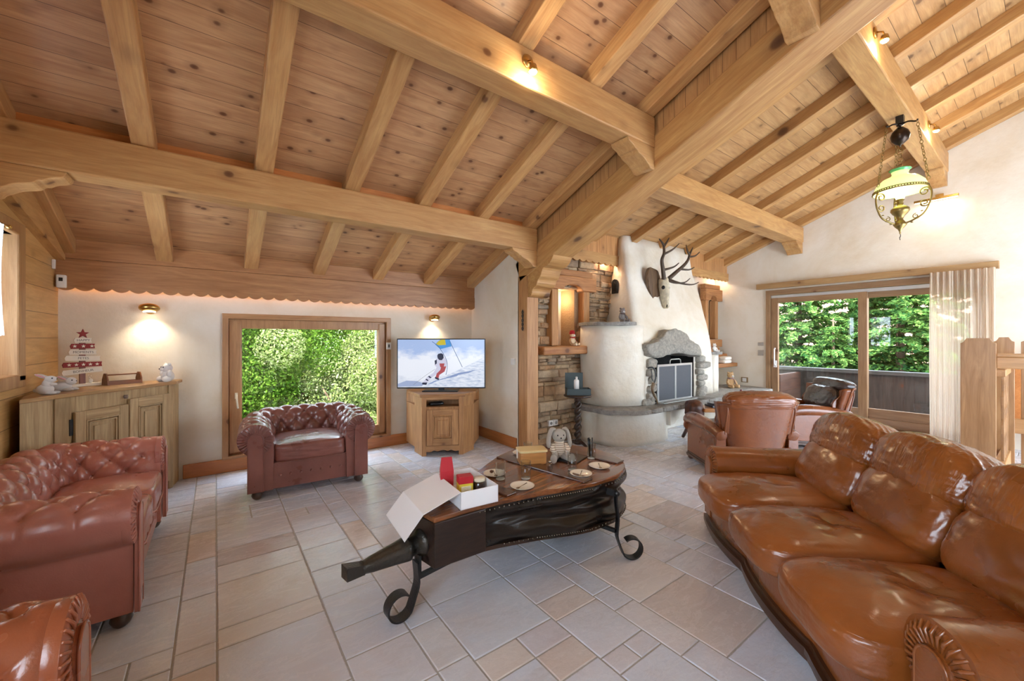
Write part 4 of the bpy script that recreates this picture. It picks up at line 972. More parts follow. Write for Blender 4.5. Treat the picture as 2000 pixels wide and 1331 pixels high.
antler([A(5.34, 2.27, -.12), A(5.27, 2.40, -.15), A(5.21, 2.53, -.17), A(5.25, 2.64, -.18), A(5.27, 2.76, -.16)],
       [[A(5.27, 2.76, -.16), A(5.23, 2.81, -.15), A(5.20, 2.85, -.13)], [A(5.27, 2.73, -.16), A(5.34, 2.82, -.17), A(5.38, 2.88, -.18)], [A(5.24, 2.62, -.18), A(5.36, 2.69, -.24), A(5.48, 2.79, -.28)], [A(5.28, 2.40, -.15), A(5.38, 2.44, -.25), A(5.44, 2.50, -.30)],
        [A(5.35, 2.28, -.12), A(5.45, 2.22, -.22), A(5.55, 2.22, -.32), A(5.60, 2.28, -.38)]])
antler([A(5.46, 2.29, -.12), A(5.60, 2.40, -.16), A(5.74, 2.51, -.20), A(5.82, 2.60, -.22), A(5.86, 2.68, -.22)],
       [[A(5.86, 2.68, -.22), A(5.83, 2.76, -.2), A(5.84, 2.84, -.18)], [A(5.86, 2.68, -.22), A(5.92, 2.76, -.22), A(5.96, 2.81, -.22)], [A(5.84, 2.65, -.22), A(5.95, 2.67, -.26), A(6.05, 2.74, -.28)], [A(5.66, 2.45, -.18), A(5.78, 2.44, -.26), A(5.86, 2.48, -.30)],
        [A(5.48, 2.28, -.12), A(5.58, 2.22, -.24), A(5.72, 2.20, -.34), A(5.84, 2.24, -.38)]])
# small iron cleaning door on the flank
t = thing('chimney_hatch', 'small arched iron hatch on the chimney flank', 'hatch', (4.765, 3.863, 2.17), math.radians(-102))
MB().prism([(-.065, -.11), (.065, -.11), (.065, .04)] + [(.065 * math.cos(a), .04 + .065 * math.sin(a)) for a in [.4, .9, 1.57, 2.2, 2.7]] + [(-.065, .04)], .03, 'y', -.03).build('iron_frame', IRON, parent=t, bev=.008)
MB().prism([(-.035, -.08), (.035, -.08), (.035, .03), (0, .06), (-.035, .03)], .01, 'y', -.036).build('door_leaf', BLACK, parent=t)
# ---------------------------------------------------------------- timber framed niches
def niche(name, label, x0, x1, z0, z1, y, jw, lh):
    t = thing(name, label, 'niche frame', ((x0 + x1) / 2, y, z0)); w2 = (x1 - x0) / 2; h = z1 - z0
    ar = [(-w2 - .06, h), (w2 + .10, h), (w2 + .10, h - lh), (w2 * .5, h - lh)] + [(w2 * .5 * math.cos(a) * 1.0, h - lh + lh * .42 * math.sin(a)) for a in [math.pi * k / 8 for k in range(1, 8)]] + [(-w2 * .5, h - lh), (-w2 - .06, h - lh)]
    MB().prism(ar, .12, 'y', -.11).build('lintel', OLDWOOD, parent=t, bev=.012)
    MB().box(-w2 - .05, w2 + .04, -.09, .02, h + .002, h + .09).build('lintel_cap', OLDWOOD, parent=t, bev=.012)
    for s in (-1, 1):
        m = MB(); xx = s * w2; m.box(min(xx, xx - s * jw), max(xx, xx - s * jw), -.07, .05, .0, h - lh + .01); m.build('jamb', wood('hewn_jamb_%s' % name, (206, 150, 88), (160, 104, 54), kscale=2.2, grain=1.6, g='Z', rough=.6), parent=t, bev=.012)
    return t
t = niche('niche_frame', 'hewn timber frame around the arched niche in the stone wall', 3.55, 4.27, 1.30, 2.24, 3.99, .12, .19)
m = MB(); m.box(-.60, .43, -.19, .05, -.115, -.005); m.build('shelf', OLDWOOD, parent=t, bev=.02)
MB().box(-.24, -.10, .26, .29, .15, .62).build('niche_glow', plain('niche_glow_ochre', (222, 186, 120), .7), parent=t)  # ochre plate; the warm glow in the niche is put into its colour
t = niche('niche_frame', 'timber frame of the small niche between the chimney hood and the right wall', 7.45, 7.92, 1.38, 2.34, 3.99, .11, .22)
m = MB(); m.box(-.35, .30, -.12, .05, -.15, -.005); m.build('shelf', OLDWOOD, parent=t, bev=.012)
t = thing('corner_step_shelf', 'stepped timber shelf in the corner right of the chimney', 'shelf', (7.6, 3.95, 1.0)); MB().box(-.35, .38, -.18, .1, .0, .10).build('upper_step', OLDWOOD, parent=t, bev=.01); MB().box(-.30, .46, -.33, .1, -.14, -.07).build('lower_board', OLDWOOD, parent=t, bev=.01)
MB().box(-.33, .20, -.12, .1, .1, .22).build('back_block', OLDWOOD, parent=t, bev=.01)
for k in range(2):
    m = MB(); cushion(m, (0, 0, .03), (.14, .08, .032), 5, .004, 12, wr=.004, seed=k); m.build('folded_towel', plain('white_towel', (235, 228, 216), .9, var=.05), loc=(7.72 + .02 * k, 3.70, .932 + .062 * k), rotz=.1 * k, label=['lower of two folded white towels on the corner shelf', 'upper of two folded white towels on the corner shelf'][k], cat='towel', group='towels on the corner shelf')
# ---------------------------------------------------------------- sideboard (corner cupboard)
def panel_door(root, x0, x1, z0, z1, y, mat, matx, name='door'):
    m = MB(); r = .07; th = .022
    m.box(x0, x1, y - .006, y, z0, z1); o = m.build(name, mat, parent=root, bev=.002)
    for a, b in ((x0, x0 + r), (x1 - r, x1)): MB().box(a, b, y - th, y - .004, z0, z1).build('stile', mat, parent=o, bev=.004)
    for a, b in ((z1 - r, z1), (z0, z0 + r)): MB().box(x0 + r, x1 - r, y - th + .001, y - .004, a, b).build('rail', matx, parent=o, bev=.003)
    m = MB()
    m = MB(); a, b, c, d = x0 + r, x1 - r, z0 + r, z1 - r
    for e, h in ((0, .014), (.018, .006)):
        m.box(a + e, a + e + .012, y - th + .002 - h * .4, y, c + e, d - e); m.box(b - e - .012, b - e, y - th + .002 - h * .4, y, c + e, d - e); m.box(a + e, b - e, y - th + .002 - h * .4, y, d - e - .012, d - e); m.box(a + e, b - e, y - th + .002 - h * .4, y, c + e, c + e + .012)
    m.box(a + .03, b - .03, y - .012, y - .001, c + .03, d - .03); e = .055; m.box(a + e, b - e, y - .02, y - .011, c + e, d - e); m.build('raised_panel', mat, parent=o, bev=.005)
    return o
GREYWOOD_X = wood('weathered_pine_rail', (204, 178, 132), (158, 128, 84), kscale=3.2, grain=1.5, g='X', rough=.55)
TOPWOOD = wood('sideboard_top_wood', (196, 158, 104), (150, 110, 64), kscale=2.4, g='X', rough=.4)
t = thing('corner_sideboard', 'weathered pine corner cupboard with two panelled doors behind the rosy sofa', 'sideboard', (-.629, 4.59, 0), math.radians(48.5))
# local frame: x along the front, front at y = 0, the room corner lies behind (+y)
def loc2(p, o=(-.629, 4.59), a=math.radians(48.5)): dx, dy = p[0] - o[0], p[1] - o[1]; return (dx * math.cos(a) + dy * math.sin(a), -dx * math.sin(a) + dy * math.cos(a))
FLx, FRx = -.455, .455; K = [loc2(p) for p in ((-1.04, 4.06), (-1.08, 4.3), (-1.08, 5.12), (-.29, 5.12))]
body = [(FLx, 0), (FRx, 0), K[3], K[2], K[1], K[0]]
MB().prism(body, .965, 'z', 0).build('carcass', GREYWOOD, parent=t, bev=.004)
tp = [(FLx - .02, -.03), (FRx + .015, -.03), (K[3][0] + .03, K[3][1] - .01), K[2], K[1], (K[0][0] - .015, K[0][1] - .02)]
MB().prism(tp, .03, 'z', .965).build('top', TOPWOOD, parent=t, bev=.006)
for a_, b_ in ((FLx, FLx + .10), (FRx - .045, FRx)): MB().box(a_, b_, -.012, 0, 0, .965).build('stile', GREYWOOD, parent=t, bev=.004)
panel_door(t, FLx + .11, .035, .08, .85, -.012, GREYWOOD, GREYWOOD_X); panel_door(t, .045, FRx - .05, .08, .89, -.012, GREYWOOD, GREYWOOD_X)
m = MB(); m.lathe([(.012, 0), (.016, .015), (.012, .03)], 12, (0, 0, 0)); m.build('knob', plain('old_knob', (110, 90, 76), .4), parent=t).location = (.01, -.035, .90)
MB().box(FLx + .085, FLx + .105, -.02, -.01, .68, .80).build('hinge', IRON, parent=t)
def on_top(lx, ly, a=math.radians(42.4)): return (-.64 + lx * math.cos(a) - ly * math.sin(a), 4.65 + lx * math.sin(a) + ly * math.cos(a), .96)
PLUSHW = plain('white_plush', (238, 234, 230), .95, var=.04, scale=60, bump=.006)
PINK = plain('pink_ear', (222, 160, 170), .9)
def fig_eye(m, c, r=.006): m.ball(c, r, 6)
def rabbit(loc, rz, label, lying=False, s=1.0):
    t = thing('rabbit_figurine', label, 'figurine', loc, rz); m = MB()
    if lying:
        m.ball((0, 0, .055), (.095, .06, .058), 14); m.ball((.09, 0, .115), (.05, .042, .045), 12); m.ball((.09, .04, .02), (.05, .022, .02), 8); m.ball((.09, -.04, .02), (.05, .022, .02), 8); hx, hz = .09, .12
    else:
        m.ball((-.01, 0, .055), (.07, .055, .06), 14); m.ball((.01, 0, .11), (.045, .042, .06), 12); m.ball((.035, 0, .165), (.05, .038, .038), 12); m.ball((.05, .035, .018), (.05, .02, .018), 8); m.ball((.05, -.035, .018), (.05, .02, .018), 8); m.ball((.055, 0, .11), (.03, .035, .018), 8); hx, hz = .035, .17
    m.ball((-.085, 0, .045), .022, 8); m.build('body', PLUSHW, parent=t)
    for sg in (-1, 1):
        m = MB(); m.ball((hx - .07, sg * .022, hz + .03), (.055, .018, .014), 10, rot=Matrix.Rotation(math.radians(25), 3, 'Y')); e = m.build('ear', PLUSHW, parent=t)
        m = MB(); m.ball((hx - .068, sg * .030, hz + .032), (.045, .012, .009), 8, rot=Matrix.Rotation(math.radians(25), 3, 'Y')); m.build('inner_ear', PINK, parent=e)
    m = MB(); [fig_eye(m, (hx + .028, sg * .032, hz + .008), .007) for sg in (-1, 1)]; fig_eye(m, (hx + .05, 0, hz - .004)); m.build('eye', BLACK, parent=t); return t
lc = math.radians(42.4)
rabbit((-.975, 4.30, .996), math.radians(-15), 'white upright rabbit figurine with pink ears at the left end of the sideboard').scale = (.66,) * 3
rabbit((-.945, 4.50, .996), math.radians(-20), 'white lying rabbit figurine before the wooden tree ornament', True).scale = (.66,) * 3
# white bear figure
t = thing('polar_bear_figurine', 'white fluffy bear figurine at the right end of the sideboard', 'figurine', (-.36, 4.94, .996), math.radians(-60)); m = MB()
m.ball((0, 0, .05), (.05, .05, .055), 12); m.ball((0, -.005, .125), (.04, .042, .04), 12); m.ball((0, -.045, .115), (.018, .02, .016), 8)
for sg in (-1, 1): m.ball((sg * .045, -.03, .025), (.028, .035, .028), 10); m.ball((sg * .052, -.01, .075), (.02, .024, .035), 8); m.ball((sg * .03, 0, .16), .014, 8)
m.build('body', PLUSHW, parent=t); m = MB(); [fig_eye(m, (sg * .016, -.042, .135)) for sg in (-1, 1)]; fig_eye(m, (0, -.064, .12)); m.build('eye', BLACK, parent=t)
# wooden tool tray
t = thing('wooden_carrier', 'small wooden carrier tray with a round rail on the sideboard', 'tray', (-.66, 4.90, .996), math.radians(30)); TW = wood('carrier_wood', (150, 92, 50), (104, 60, 30), knots=0)
for s in (-1, 1): MB().prism([(-.05, 0), (.05, 0), (.045, .05), (.02, .10), (-.02, .10), (-.045, .05)], .012, 'x', s * .115 - .006).build('end_panel', TW, parent=t, bev=.003)
MB().box(-.11, .11, -.045, .045, 0, .012).build('bottom', TW, parent=t); m = MB(); m.box(-.11, .11, -.048, -.040, 0, .03); m.box(-.11, .11, .040, .048, 0, .03); m.build('side_strip', TW, parent=t)
MB().tube([(-.115, 0, .085), (.115, 0, .085)], .006, 8).build('rail', TW, parent=t)
# wooden christmas tree of painted planks
FONT = None
def text(s, size, mat, parent, loc, rot=(math.pi / 2, 0, 0), ext=.0008, name='lettering', align='CENTER'):
    cu = bpy.data.curves.new(name, 'FONT'); cu.body = s; cu.size = size; cu.extrude = ext; cu.align_x = align; cu.align_y = 'CENTER'
    tmp = bpy.data.objects.new('tmp', cu); sc.collection.objects.link(tmp); dg = bpy.context.evaluated_depsgraph_get(); me = bpy.data.meshes.new_from_object(tmp.evaluated_get(dg)); bpy.data.objects.remove(tmp)
    me.materials.clear(); me.materials.append(mat); o = bpy.data.objects.new(name, me); sc.collection.objects.link(o); o.parent = parent; o.location = loc; o.rotation_euler = rot; return o
CREAM = plain('cream_painted_wood', (232, 224, 210), .7, var=.08, scale=20); REDW = plain('red_painted_wood', (142, 44, 44), .7, var=.2, scale=25); GREYINK = plain('grey_lettering', (120, 116, 112), .8)
t = thing('wooden_christmas_tree', 'red and white plank Christmas tree ornament with a star on the sideboard', 'ornament', (-.90, 4.86, .996), math.radians(28))
m = MB(); m.box(-.022, .022, -.012, .012, .02, .52); m.build('trunk', wood('rusty_post', (150, 80, 50), (110, 52, 34), knots=0, g='Z'), parent=t)
MB().box(-.13, .16, -.04, .04, 0, .03).build('foot_block', CREAM, parent=t, bev=.003)
def star(cx, cz, r, y, th=.004):
    return MB().prism([(cx + (r if k % 2 == 0 else r * .42) * math.sin(math.pi * k / 5), cz + (r if k % 2 == 0 else r * .42) * math.cos(math.pi * k / 5)) for k in range(10)], th, 'y', y)
planks = [(.165, .155, 'BONHEUR', CREAM, 5), (.235, .15, None, REDW, 0), (.302, .135, 'FETES', CREAM, -2), (.367, .105, 'MOMENTS', CREAM, -1), (.432, .092, None, REDW, 0), (.495, .066, 'HAPPY', CREAM, 0)]
t.scale = (.78,) * 3
for z, hw2, s, mt, an in planks:
    m = MB(); m.prism([(-hw2, -.027), (hw2, -.025), (hw2 - .006, .005), (hw2, .026), (-hw2 + .004, .026), (-hw2 - .008, .002)], .014, 'y', -.028)
    o = m.build('plank', mt, parent=t, bev=.002); o.location = (0, 0, z); o.rotation_euler = (0, math.radians(-an), 0)
    if s: text(s, .034, GREYINK, o, (0, -.029, 0))
    else:
        n = 3 if hw2 < .1 else 5
        for k in range(n): star(-hw2 * .72 + k * 2 * hw2 * .72 / (n - 1), 0, .018, -.031, .003).build('painted_star', CREAM, parent=o)
star(0, .565, .052, -.02, .014).build('star', REDW, parent=t)
m = MB(); m.ball((.06, -.02, .055), (.018, .008, .026), 8); m.ball((.05, -.02, .085), (.009, .006, .01), 6); m.tube([(.05, -.02, .09), (.04, -.02, .115), (.045, -.02, .125)], .003, 5); m.tube([(.054, -.02, .09), (.065, -.02, .115)], .003, 5); m.build('reindeer_cutout', CREAM, parent=t)
# ---------------------------------------------------------------- TV cabinet and TV
t = thing('tv_cabinet', 'small pine corner cabinet with one panelled door under the television', 'cabinet', (2.185, 4.35, 0), math.radians(-26.0))
o2 = (2.185, 4.35); a2 = math.radians(-26.0)
CABW = wood('cabinet_pine', (200, 148, 92), (150, 100, 56), kscale=3, grain=1.4, g='Z', rough=.5); CABX = wood('cabinet_pine_rail', (200, 148, 92), (150, 100, 56), kscale=3, grain=1.4, g='X', rough=.5)
q = [loc2(p, o2, a2) for p in ((1.975, 4.70), (2.0, 5.02), (2.88, 5.02), (2.86, 4.62), (2.62, 4.35))]
W2 = .245; QL, QBL, QB, QBR, QR = q[0], q[1], q[2], q[3], q[4]
prof = [(-W2, 0), (W2, 0), QR, QBR, QB, QBL, QL]
m = MB(); m.prism(prof, .52, 'z', .06); m.build('carcass', CABW, parent=t, bev=.004)
MB().prism([(-W2, .002), (-W2 + .05, .002), (-W2 + .03, .25), QL], .7, 'z', 0).build('corner_post', CABW, parent=t, bev=.004); MB().prism([(W2 - .05, .002), (W2, .002), QR, (W2 - .03, .2)], .7, 'z', 0).build('corner_post', CABW, parent=t, bev=.004)
m = MB(); m.prism([(-W2 + .03, .2), (W2 - .03, .2), QBR, QB, QBL], .13, 'z', .57); m.build('back', CABW, parent=t)
m = MB(); m.box(-W2, W2, -.01, .02, .665, .70); m.build('top_rail', CABX, parent=t, bev=.003)
m = MB(); ss = [(-W2 + .05, .12), (-W2 + .05, .05), (-W2 + .1, .045), (-.10, .065), (-.06, .05), (0, .07), (.06, .05), (.10, .065), (W2 - .1, .045), (W2 - .05, .05), (W2 - .05, .12)]; m.prism(ss, .02, 'y', -.012); m.build('apron', CABX, parent=t, bev=.003)
for a_, b_ in ((-W2, -W2 + .055), (W2 - .055, W2)): MB().box(a_, b_, -.012, .0, 0, .70).build('stile', CABW, parent=t, bev=.003)
panel_door(t, -W2 + .06, W2 - .06, .125, .55, -.004, CABW, CABX)
tp = [(-W2 - .02, -.03), (W2 + .02, -.03), (QR[0] + .02, QR[1] - .02), QBR, QB, QBL, (QL[0] - .02, QL[1])]
MB().prism(tp, .035, 'z', .70).build('top', CABX, parent=t, bev=.006)
m = MB(); cushion(m, (0, 0, .02), (.09, .06, .02), 4, 0, 10); m.build('set_top_box', BLACK, loc=(2.17, 4.50, .583), rotz=a2 + .2, label='black box with cables in the open shelf of the television cabinet', cat='electronics')
# television
def tvmats():
    sky = NT('screen_sky'); v = sky.coord(); sp = sky.new('ShaderNodeSeparateXYZ'); sky.link(v, sp.inputs[0]); n = sky.noise(sky.mapv(v, (2, 2, 4)), 2.2, 5, .6)
    h = sky.math('ADD', sky.math('MULTIPLY', sp.outputs[2], .95), sky.math('MULTIPLY', n, .42))
    c = sky.ramp(h, [(.22, G((176, 186, 206))), (.38, G((224, 228, 238))), (.60, G((226, 230, 240))), (.72, G((160, 182, 222)))])
    e = lambda nt, col: nt.done((0, 0, 0), .25, Emission_Color=col, Emission_Strength=.40)
    return e(sky, c)
def flatE(name, c, s=.40): return emis(name, c, s)
t = thing('television', 'flat television showing a ski racer passing a gate, on the pine cabinet', 'television', (2.29, 4.60, .735), math.radians(-35.6))
TW_, TH = 1.115, .63; zc = .345
m = MB(); m.box(-TW_ / 2, TW_ / 2, .0, .035, .03, .03 + TH); m.box(-TW_ * .3, TW_ * .3, .03, .06, .1, .45); m.build('housing', BLACK, parent=t, bev=.004)
MB().box(-.22, .22, -.11, .11, 0, .012).build('stand_base', BLACK, parent=t, bev=.004); MB().box(-.035, .035, .0, .03, .01, .06).build('stand_neck', BLACK, parent=t)
sw, sh_ = TW_ - .026, TH - .03; z0 = .047; scn = MB().box(-sw / 2, sw / 2, -.003, -.001, z0, z0 + sh_).build('screen', tvmats(), parent=t)
def SXY(x, y): return (-sw / 2 + x * sw, z0 + (1 - y) * sh_)
def shape(name, pts, mat, k=1): return MB().prism([SXY(*p) for p in pts], .0006, 'y', -.0035 - .0007 * k).build(name, mat, parent=scn)
SNOW = NT('screen_snow'); v = SNOW.coord(); n = SNOW.noise(SNOW.mapv(v, (2, 1, 9), rot=(0, .35, 0)), 6, 5, .65)
SNOW = SNOW.done((0, 0, 0), .25, Emission_Color=SNOW.ramp(n, [(.3, G((150, 166, 196))), (.55, G((214, 220, 232))), (.75, G((236, 238, 244)))]), Emission_Strength=.40)
shape('snow_slope', [(0, 1), (.0, .985), (.28, .97), (.42, .86), (.60, .72), (.80, .55), (.92, .44), (1, .36), (1, 1)], SNOW, 1)
shape('shadow', [(.33, .95), (.42, .87), (.55, .80), (.70, .70), (.90, .64), (.82, .70), (.70, .74), (.68, .77), (.55, .82), (.45, .87), (.38, .93)], flatE('screen_shadow', (128, 146, 186)), 2)
shape('dark_cloud', [(.0, .93), (.1, .86), (.22, .87), (.30, .92), (.28, .975), (.0, .99)], flatE('screen_haze', (150, 164, 196)), 2)
shape('gate_banner', [(.43, .10), (.46, .04), (.49, .0), (.60, .0), (.62, .14), (.49, .20)], flatE('gate_blue', (66, 140, 206)), 2)
shape('gate_banner_panel', [(.44, .09), (.47, .03), (.50, .0), (.545, .0), (.555, .11), (.47, .12)], flatE('gate_yellow', (190, 176, 40)), 3)
def ln(name, pts, mat, r=.004, k=3):
    m = MB(); P = [(SXY(*p)[0], -.0045 - .0006 * k, SXY(*p)[1]) for p in pts]; m.tube([tuple(q_) for q_ in cat(P, 4)], r, 4, flat=.1, up=(0, 1, 0)); m.build(name, mat, parent=scn)
BLU = flatE('gate_pole_blue', (56, 84, 130))
ln('gate_pole', [(.395, .04), (.46, .13), (.52, .28), (.565, .45), (.57, .60), (.555, .74)], BLU); ln('gate_pole', [(.60, .03), (.67, .30), (.745, .58)], BLU)
W1, D1, R1 = flatE('racer_suit', (196, 196, 216)), flatE('racer_dark', (40, 44, 66)), flatE('racer_red', (166, 72, 76))
shape('racer_torso', [(.44, .42), (.47, .37), (.54, .38), (.57, .46), (.56, .56), (.53, .60), (.46, .60), (.425, .54), (.43, .46)], W1, 3)
shape('racer_leg', [(.45, .58), (.52, .58), (.47, .70), (.39, .80), (.33, .92), (.285, .91), (.34, .78), (.41, .70)], W1, 4)
shape('racer_leg', [(.50, .57), (.56, .56), (.54, .67), (.48, .74), (.47, .81), (.435, .79), (.45, .71), (.49, .64)], R1, 5)
m = shape('racer_boot', [(.285, .90), (.34, .90), (.33, .95), (.28, .94)], D1, 5); shape('racer_boot', [(.43, .78), (.48, .82), (.47, .85), (.43, .82)], D1, 6); shape('racer_glove', [(.425, .44), (.45, .42), (.45, .50), (.43, .53)], D1, 5)
shape('racer_helmet', [(.455, .34), (.465, .30), (.50, .285), (.525, .31), (.53, .38), (.51, .43), (.48, .43), (.46, .39)], D1, 6); shape('racer_stripe', [(.36, .76), (.39, .79), (.375, .81), (.35, .78)], D1, 6); shape('racer_stripe', [(.33, .82), (.355, .85), (.345, .87), (.32, .84)], D1, 6); shape('racer_bib', [(.48, .50), (.54, .50), (.53, .57), (.49, .58)], R1, 4)
ln('ski_pole', [(.43, .62), (.30, .78), (.18, .95)], flatE('ski_pole_grey', (110, 104, 100)), .002, 5)
# ---------------------------------------------------------------- wall lamps, switches
def sconce(x, z, label):
    t = thing('wall_lamp', label, 'wall lamp', (x, 5.15, z)); MB().lathe([(.0, -.03), (.035, -.028), (.045, -.01), (.045, 0)], 20, axis='y').build('wall_plate', BRASS, parent=t)
    m = MB(); m.ball((0, -.085, .01), (.078, .062, .042), 16, rot=Matrix.Rotation(math.radians(-12), 3, 'X')); m.build('shade', BRASS, parent=t)
    MB().lathe([(.0, 0), (.045, .0), (.045, .006)], 20, (0, -.088, -.030)).build('bulb_disc', emis('warm_bulb', (255, 224, 180), 8), parent=t)
    l = lamp('SPOT', (x, 5.15 - .10, z - .04), 6, (1, .84, .62), .03, (x, 5.10, z - .6), 120, .8); return t
sconce(-.50, 1.675, 'brass dish wall lamp above the corner sideboard'); sconce(2.42, 1.675, 'brass dish wall lamp above the television')
t = thing('thermostat', 'white thermostat with a small display right of the picture window', 'thermostat', (1.80, 5.105, 1.30)); MB().box(-.03, .03, 0, .02, -.045, .045).build('case', WHITEP, parent=t, bev=.004); MB().box(-.008, .008, -.002, 0, -.02, .02).build('display', BLACK, parent=t)
MB().box(-.012, .012, -.04, .04, -.04, .04).build('light_switch', WHITEP, loc=(3.05, 4.10, 1.10), bev=.004, label='white light switch on the dividing wall beside the timber post', cat='switch')
t = thing('motion_detector', 'white motion detector in the corner above the sideboard', 'detector', (-1.055, 5.03, 1.885)); MB().box(-.03, .03, -.02, .02, -.055, .055).build('case', WHITEP, parent=t, bev=.008); MB().box(-.012, .012, -.023, -.02, .0, .03).build('lens', BLACK, parent=t)
t = thing('wall_sensor', 'small white sensor at the top of the left timber wall corner', 'sensor', (-1.09, 4.98, 2.02)); MB().box(-.008, .012, -.012, .012, -.04, .04).build('case', WHITEP, parent=t, bev=.004)
for k in range(2):
    t = thing('wall_socket', ['left of the twin white sockets low on the stone wall', 'right of the twin white sockets low on the stone wall'][k], 'socket', (3.55 + .085 * k, 3.945, .28), group='sockets on the stone wall'); MB().box(-.038, .038, -.01, .03, -.038, .038).build('plate', WHITEP, parent=t, bev=.004); MB().lathe([(.02, 0), (.02, .003)], 16, (0, -.0135, 0), axis='y').build('socket_hole', plain('socket_grey', (150, 148, 146), .5), parent=t)
t = thing('wall_socket', 'framed socket plate above the hearth bench on the right wall', 'socket', (8.07, 3.50, .61)); MB().box(-.0, .015, -.06, .06, -.05, .05).build('plate', plain('bronze_plate', (150, 124, 90), .4, metal=.6), parent=t, bev=.004); MB().box(-.006, 0, -.035, .035, -.035, .035).build('cover', WHITEP, parent=t)
for z, lb in ((1.29, 'upper grey switch plate left of the sliding door'), (1.13, 'lower grey switch plate left of the sliding door')):
    MB().box(-.012, .012, -.045, .045, -.05 if z < 1.2 else -.03, .05 if z < 1.2 else .03).build('light_switch', plain('taupe_plate', (164, 156, 146), .4), loc=(8.075, 3.22, z), bev=.003, label=lb, cat='switch', group='switch plates by the sliding door')
# ---------------------------------------------------------------- barley-twist pedestal table with box and bottle
t = thing('pedestal_table', 'dark round table on a barley-twist column beside the hearth', 'side table', (3.70, 3.60, 0))
m = MB(); N = 90
def tw(u, v): a = 2 * math.pi * u; z = .10 + .50 * v; r = .036 + .013 * math.cos(2 * (a - v * 16)); return (r * math.cos(a), r * math.sin(a), z)
m.grid(tw, 28, N, cu=True); m.lathe([(.05, .06), (.045, .09), (.03, .11)], 20); m.lathe([(.03, .60), (.05, .615), (.04, .64), (.06, .66)], 20); DW = wood('dark_turned_wood', (66, 42, 30), (34, 22, 16), knots=0, g='Z', rough=.3, coat=.4)
m.build('twisted_column', DW, parent=t)
MB().lathe([(.0, .66), (.17, .66), (.18, .67), (.175, .685), (.0, .685)], 36).build('table_top', DW, parent=t)
m = MB()
for k in range(3):
    a = k * 2.094 + .5; m.tube(cat([(0, 0, .08), (.08 * math.cos(a), .08 * math.sin(a), .085), (.17 * math.cos(a), .17 * math.sin(a), .04), (.22 * math.cos(a), .22 * math.sin(a), .018)], 5), .02, 8)
m.build('tripod_foot', DW, parent=t)
t = thing('gift_box', 'dark grey-green box with its lid standing open on the pedestal table', 'box', (3.70, 3.60, .685), math.radians(-36)); GB = plain('slate_green_card', (62, 74, 76), .6, var=.05)
m = MB()
for a in ((-.15, .15, -.09, -.085), (-.15, .15, .085, .09)): m.box(*a, 0, .08)
for a in ((-.15, -.145, -.09, .09), (.145, .15, -.09, .09)): m.box(*a, 0, .08)
m.box(-.15, .15, -.09, .09, 0, .004); m.build('tray', GB, parent=t)
m = MB(); m.box(-.15, .08, .088, .094, .06, .27); m.build('lid', GB, parent=t); MB().box(-.14, .14, -.08, .08, .05, .055).build('insert', BLACK, parent=t)
t = thing('pump_bottle', 'white bottle with a dispensing cap standing in the open dark box', 'bottle', (3.66, 3.585, .742)); m = MB(); m.lathe([(.0, 0), (.033, 0), (.033, .12), (.026, .135), (.012, .14)], 20); m.build('body', WHITEP, parent=t); MB().lathe([(.012, .14), (.014, .145), (.014, .17), (.0, .175)], 16).build('cap', WHITEP, parent=t)
# ---------------------------------------------------------------- plush toys
TAN = plain('tan_plush', (206, 168, 122), .95, scale=50, bump=.006); GREYP = plain('grey_plush', (132, 126, 124), .95, scale=50, bump=.006); RED = plain('red_knit', (178, 24, 34), .9, scale=60, bump=.006)
def bear(name, label, loc, rz, s, mat, muzz=None, hat=False, scarf=None):
    t = thing(name, label, 'soft toy', loc, rz); m = MB(); m.ball((0, 0, .30 * s), (.20 * s, .17 * s, .26 * s), 14)
    m.build('body', mat, parent=t); m = MB(); m.ball((0, -.02 * s, .66 * s), (.17 * s, .16 * s, .16 * s), 14)
    if not hat: [m.ball((sg * .13 * s, 0, .80 * s), .055 * s, 8) for sg in (-1, 1)]
    h = m.build('head', mat, parent=t); m = MB(); m.ball((0, -.17 * s, .62 * s), (.07 * s, .06 * s, .055 * s), 10); m.build('muzzle', muzz or mat, parent=h)
    m = MB(); [m.ball((sg * .06 * s, -.165 * s, .70 * s), .016 * s, 6) for sg in (-1, 1)]; m.ball((0, -.225 * s, .64 * s), .022 * s, 6); m.build('eye', BLACK, parent=h)
    for sg in (-1, 1):
        MB().tube([(sg * .15 * s, -.02 * s, .45 * s), (sg * .26 * s, -.09 * s, .30 * s), (sg * .24 * s, -.17 * s, .2 * s)], [.06 * s, .065 * s, .06 * s], 10).ball((sg * .24 * s, -.17 * s, .2 * s), .06 * s, 8).build('arm', mat, parent=t)
        MB().tube([(sg * .10 * s, -.05 * s, .10 * s), (sg * .16 * s, -.22 * s, .08 * s), (sg * .19 * s, -.36 * s, .09 * s)], [.09 * s, .08 * s, .075 * s], 10).ball((sg * .19 * s, -.38 * s, .10 * s), (.075 * s, .05 * s, .095 * s), 8).build('leg', mat, parent=t)
    if hat:
        m = MB(); m.lathe([(.165 * s, .70 * s), (.175 * s, .74 * s), (.15 * s, .86 * s), (.13 * s, .93 * s), (.0, .95 * s)], 18); m.build('bobble_hat', RED, parent=t)
    if scarf:
        m = MB(); m.tube([(.14 * s * math.cos(a), -.02 * s + .13 * s * math.sin(a), .50 * s) for a in [2 * math.pi * k / 20 for k in range(20)]], .035 * s, 8, closed=True); m.tube([(.06 * s, -.16 * s, .48 * s), (.10 * s, -.22 * s, .34 * s), (.12 * s, -.24 * s, .22 * s)], .035 * s, 6, flat=.5); m.build('scarf', scarf, parent=t)
    return t
bear('teddy_bear', 'cream teddy in a red knitted hat and scarf sitting in the niche', (3.93, 3.93, 1.296), math.radians(15), .225, plain('cream_plush', (232, 206, 168), .95, scale=50, bump=.006), PLUSHW, True, RED)
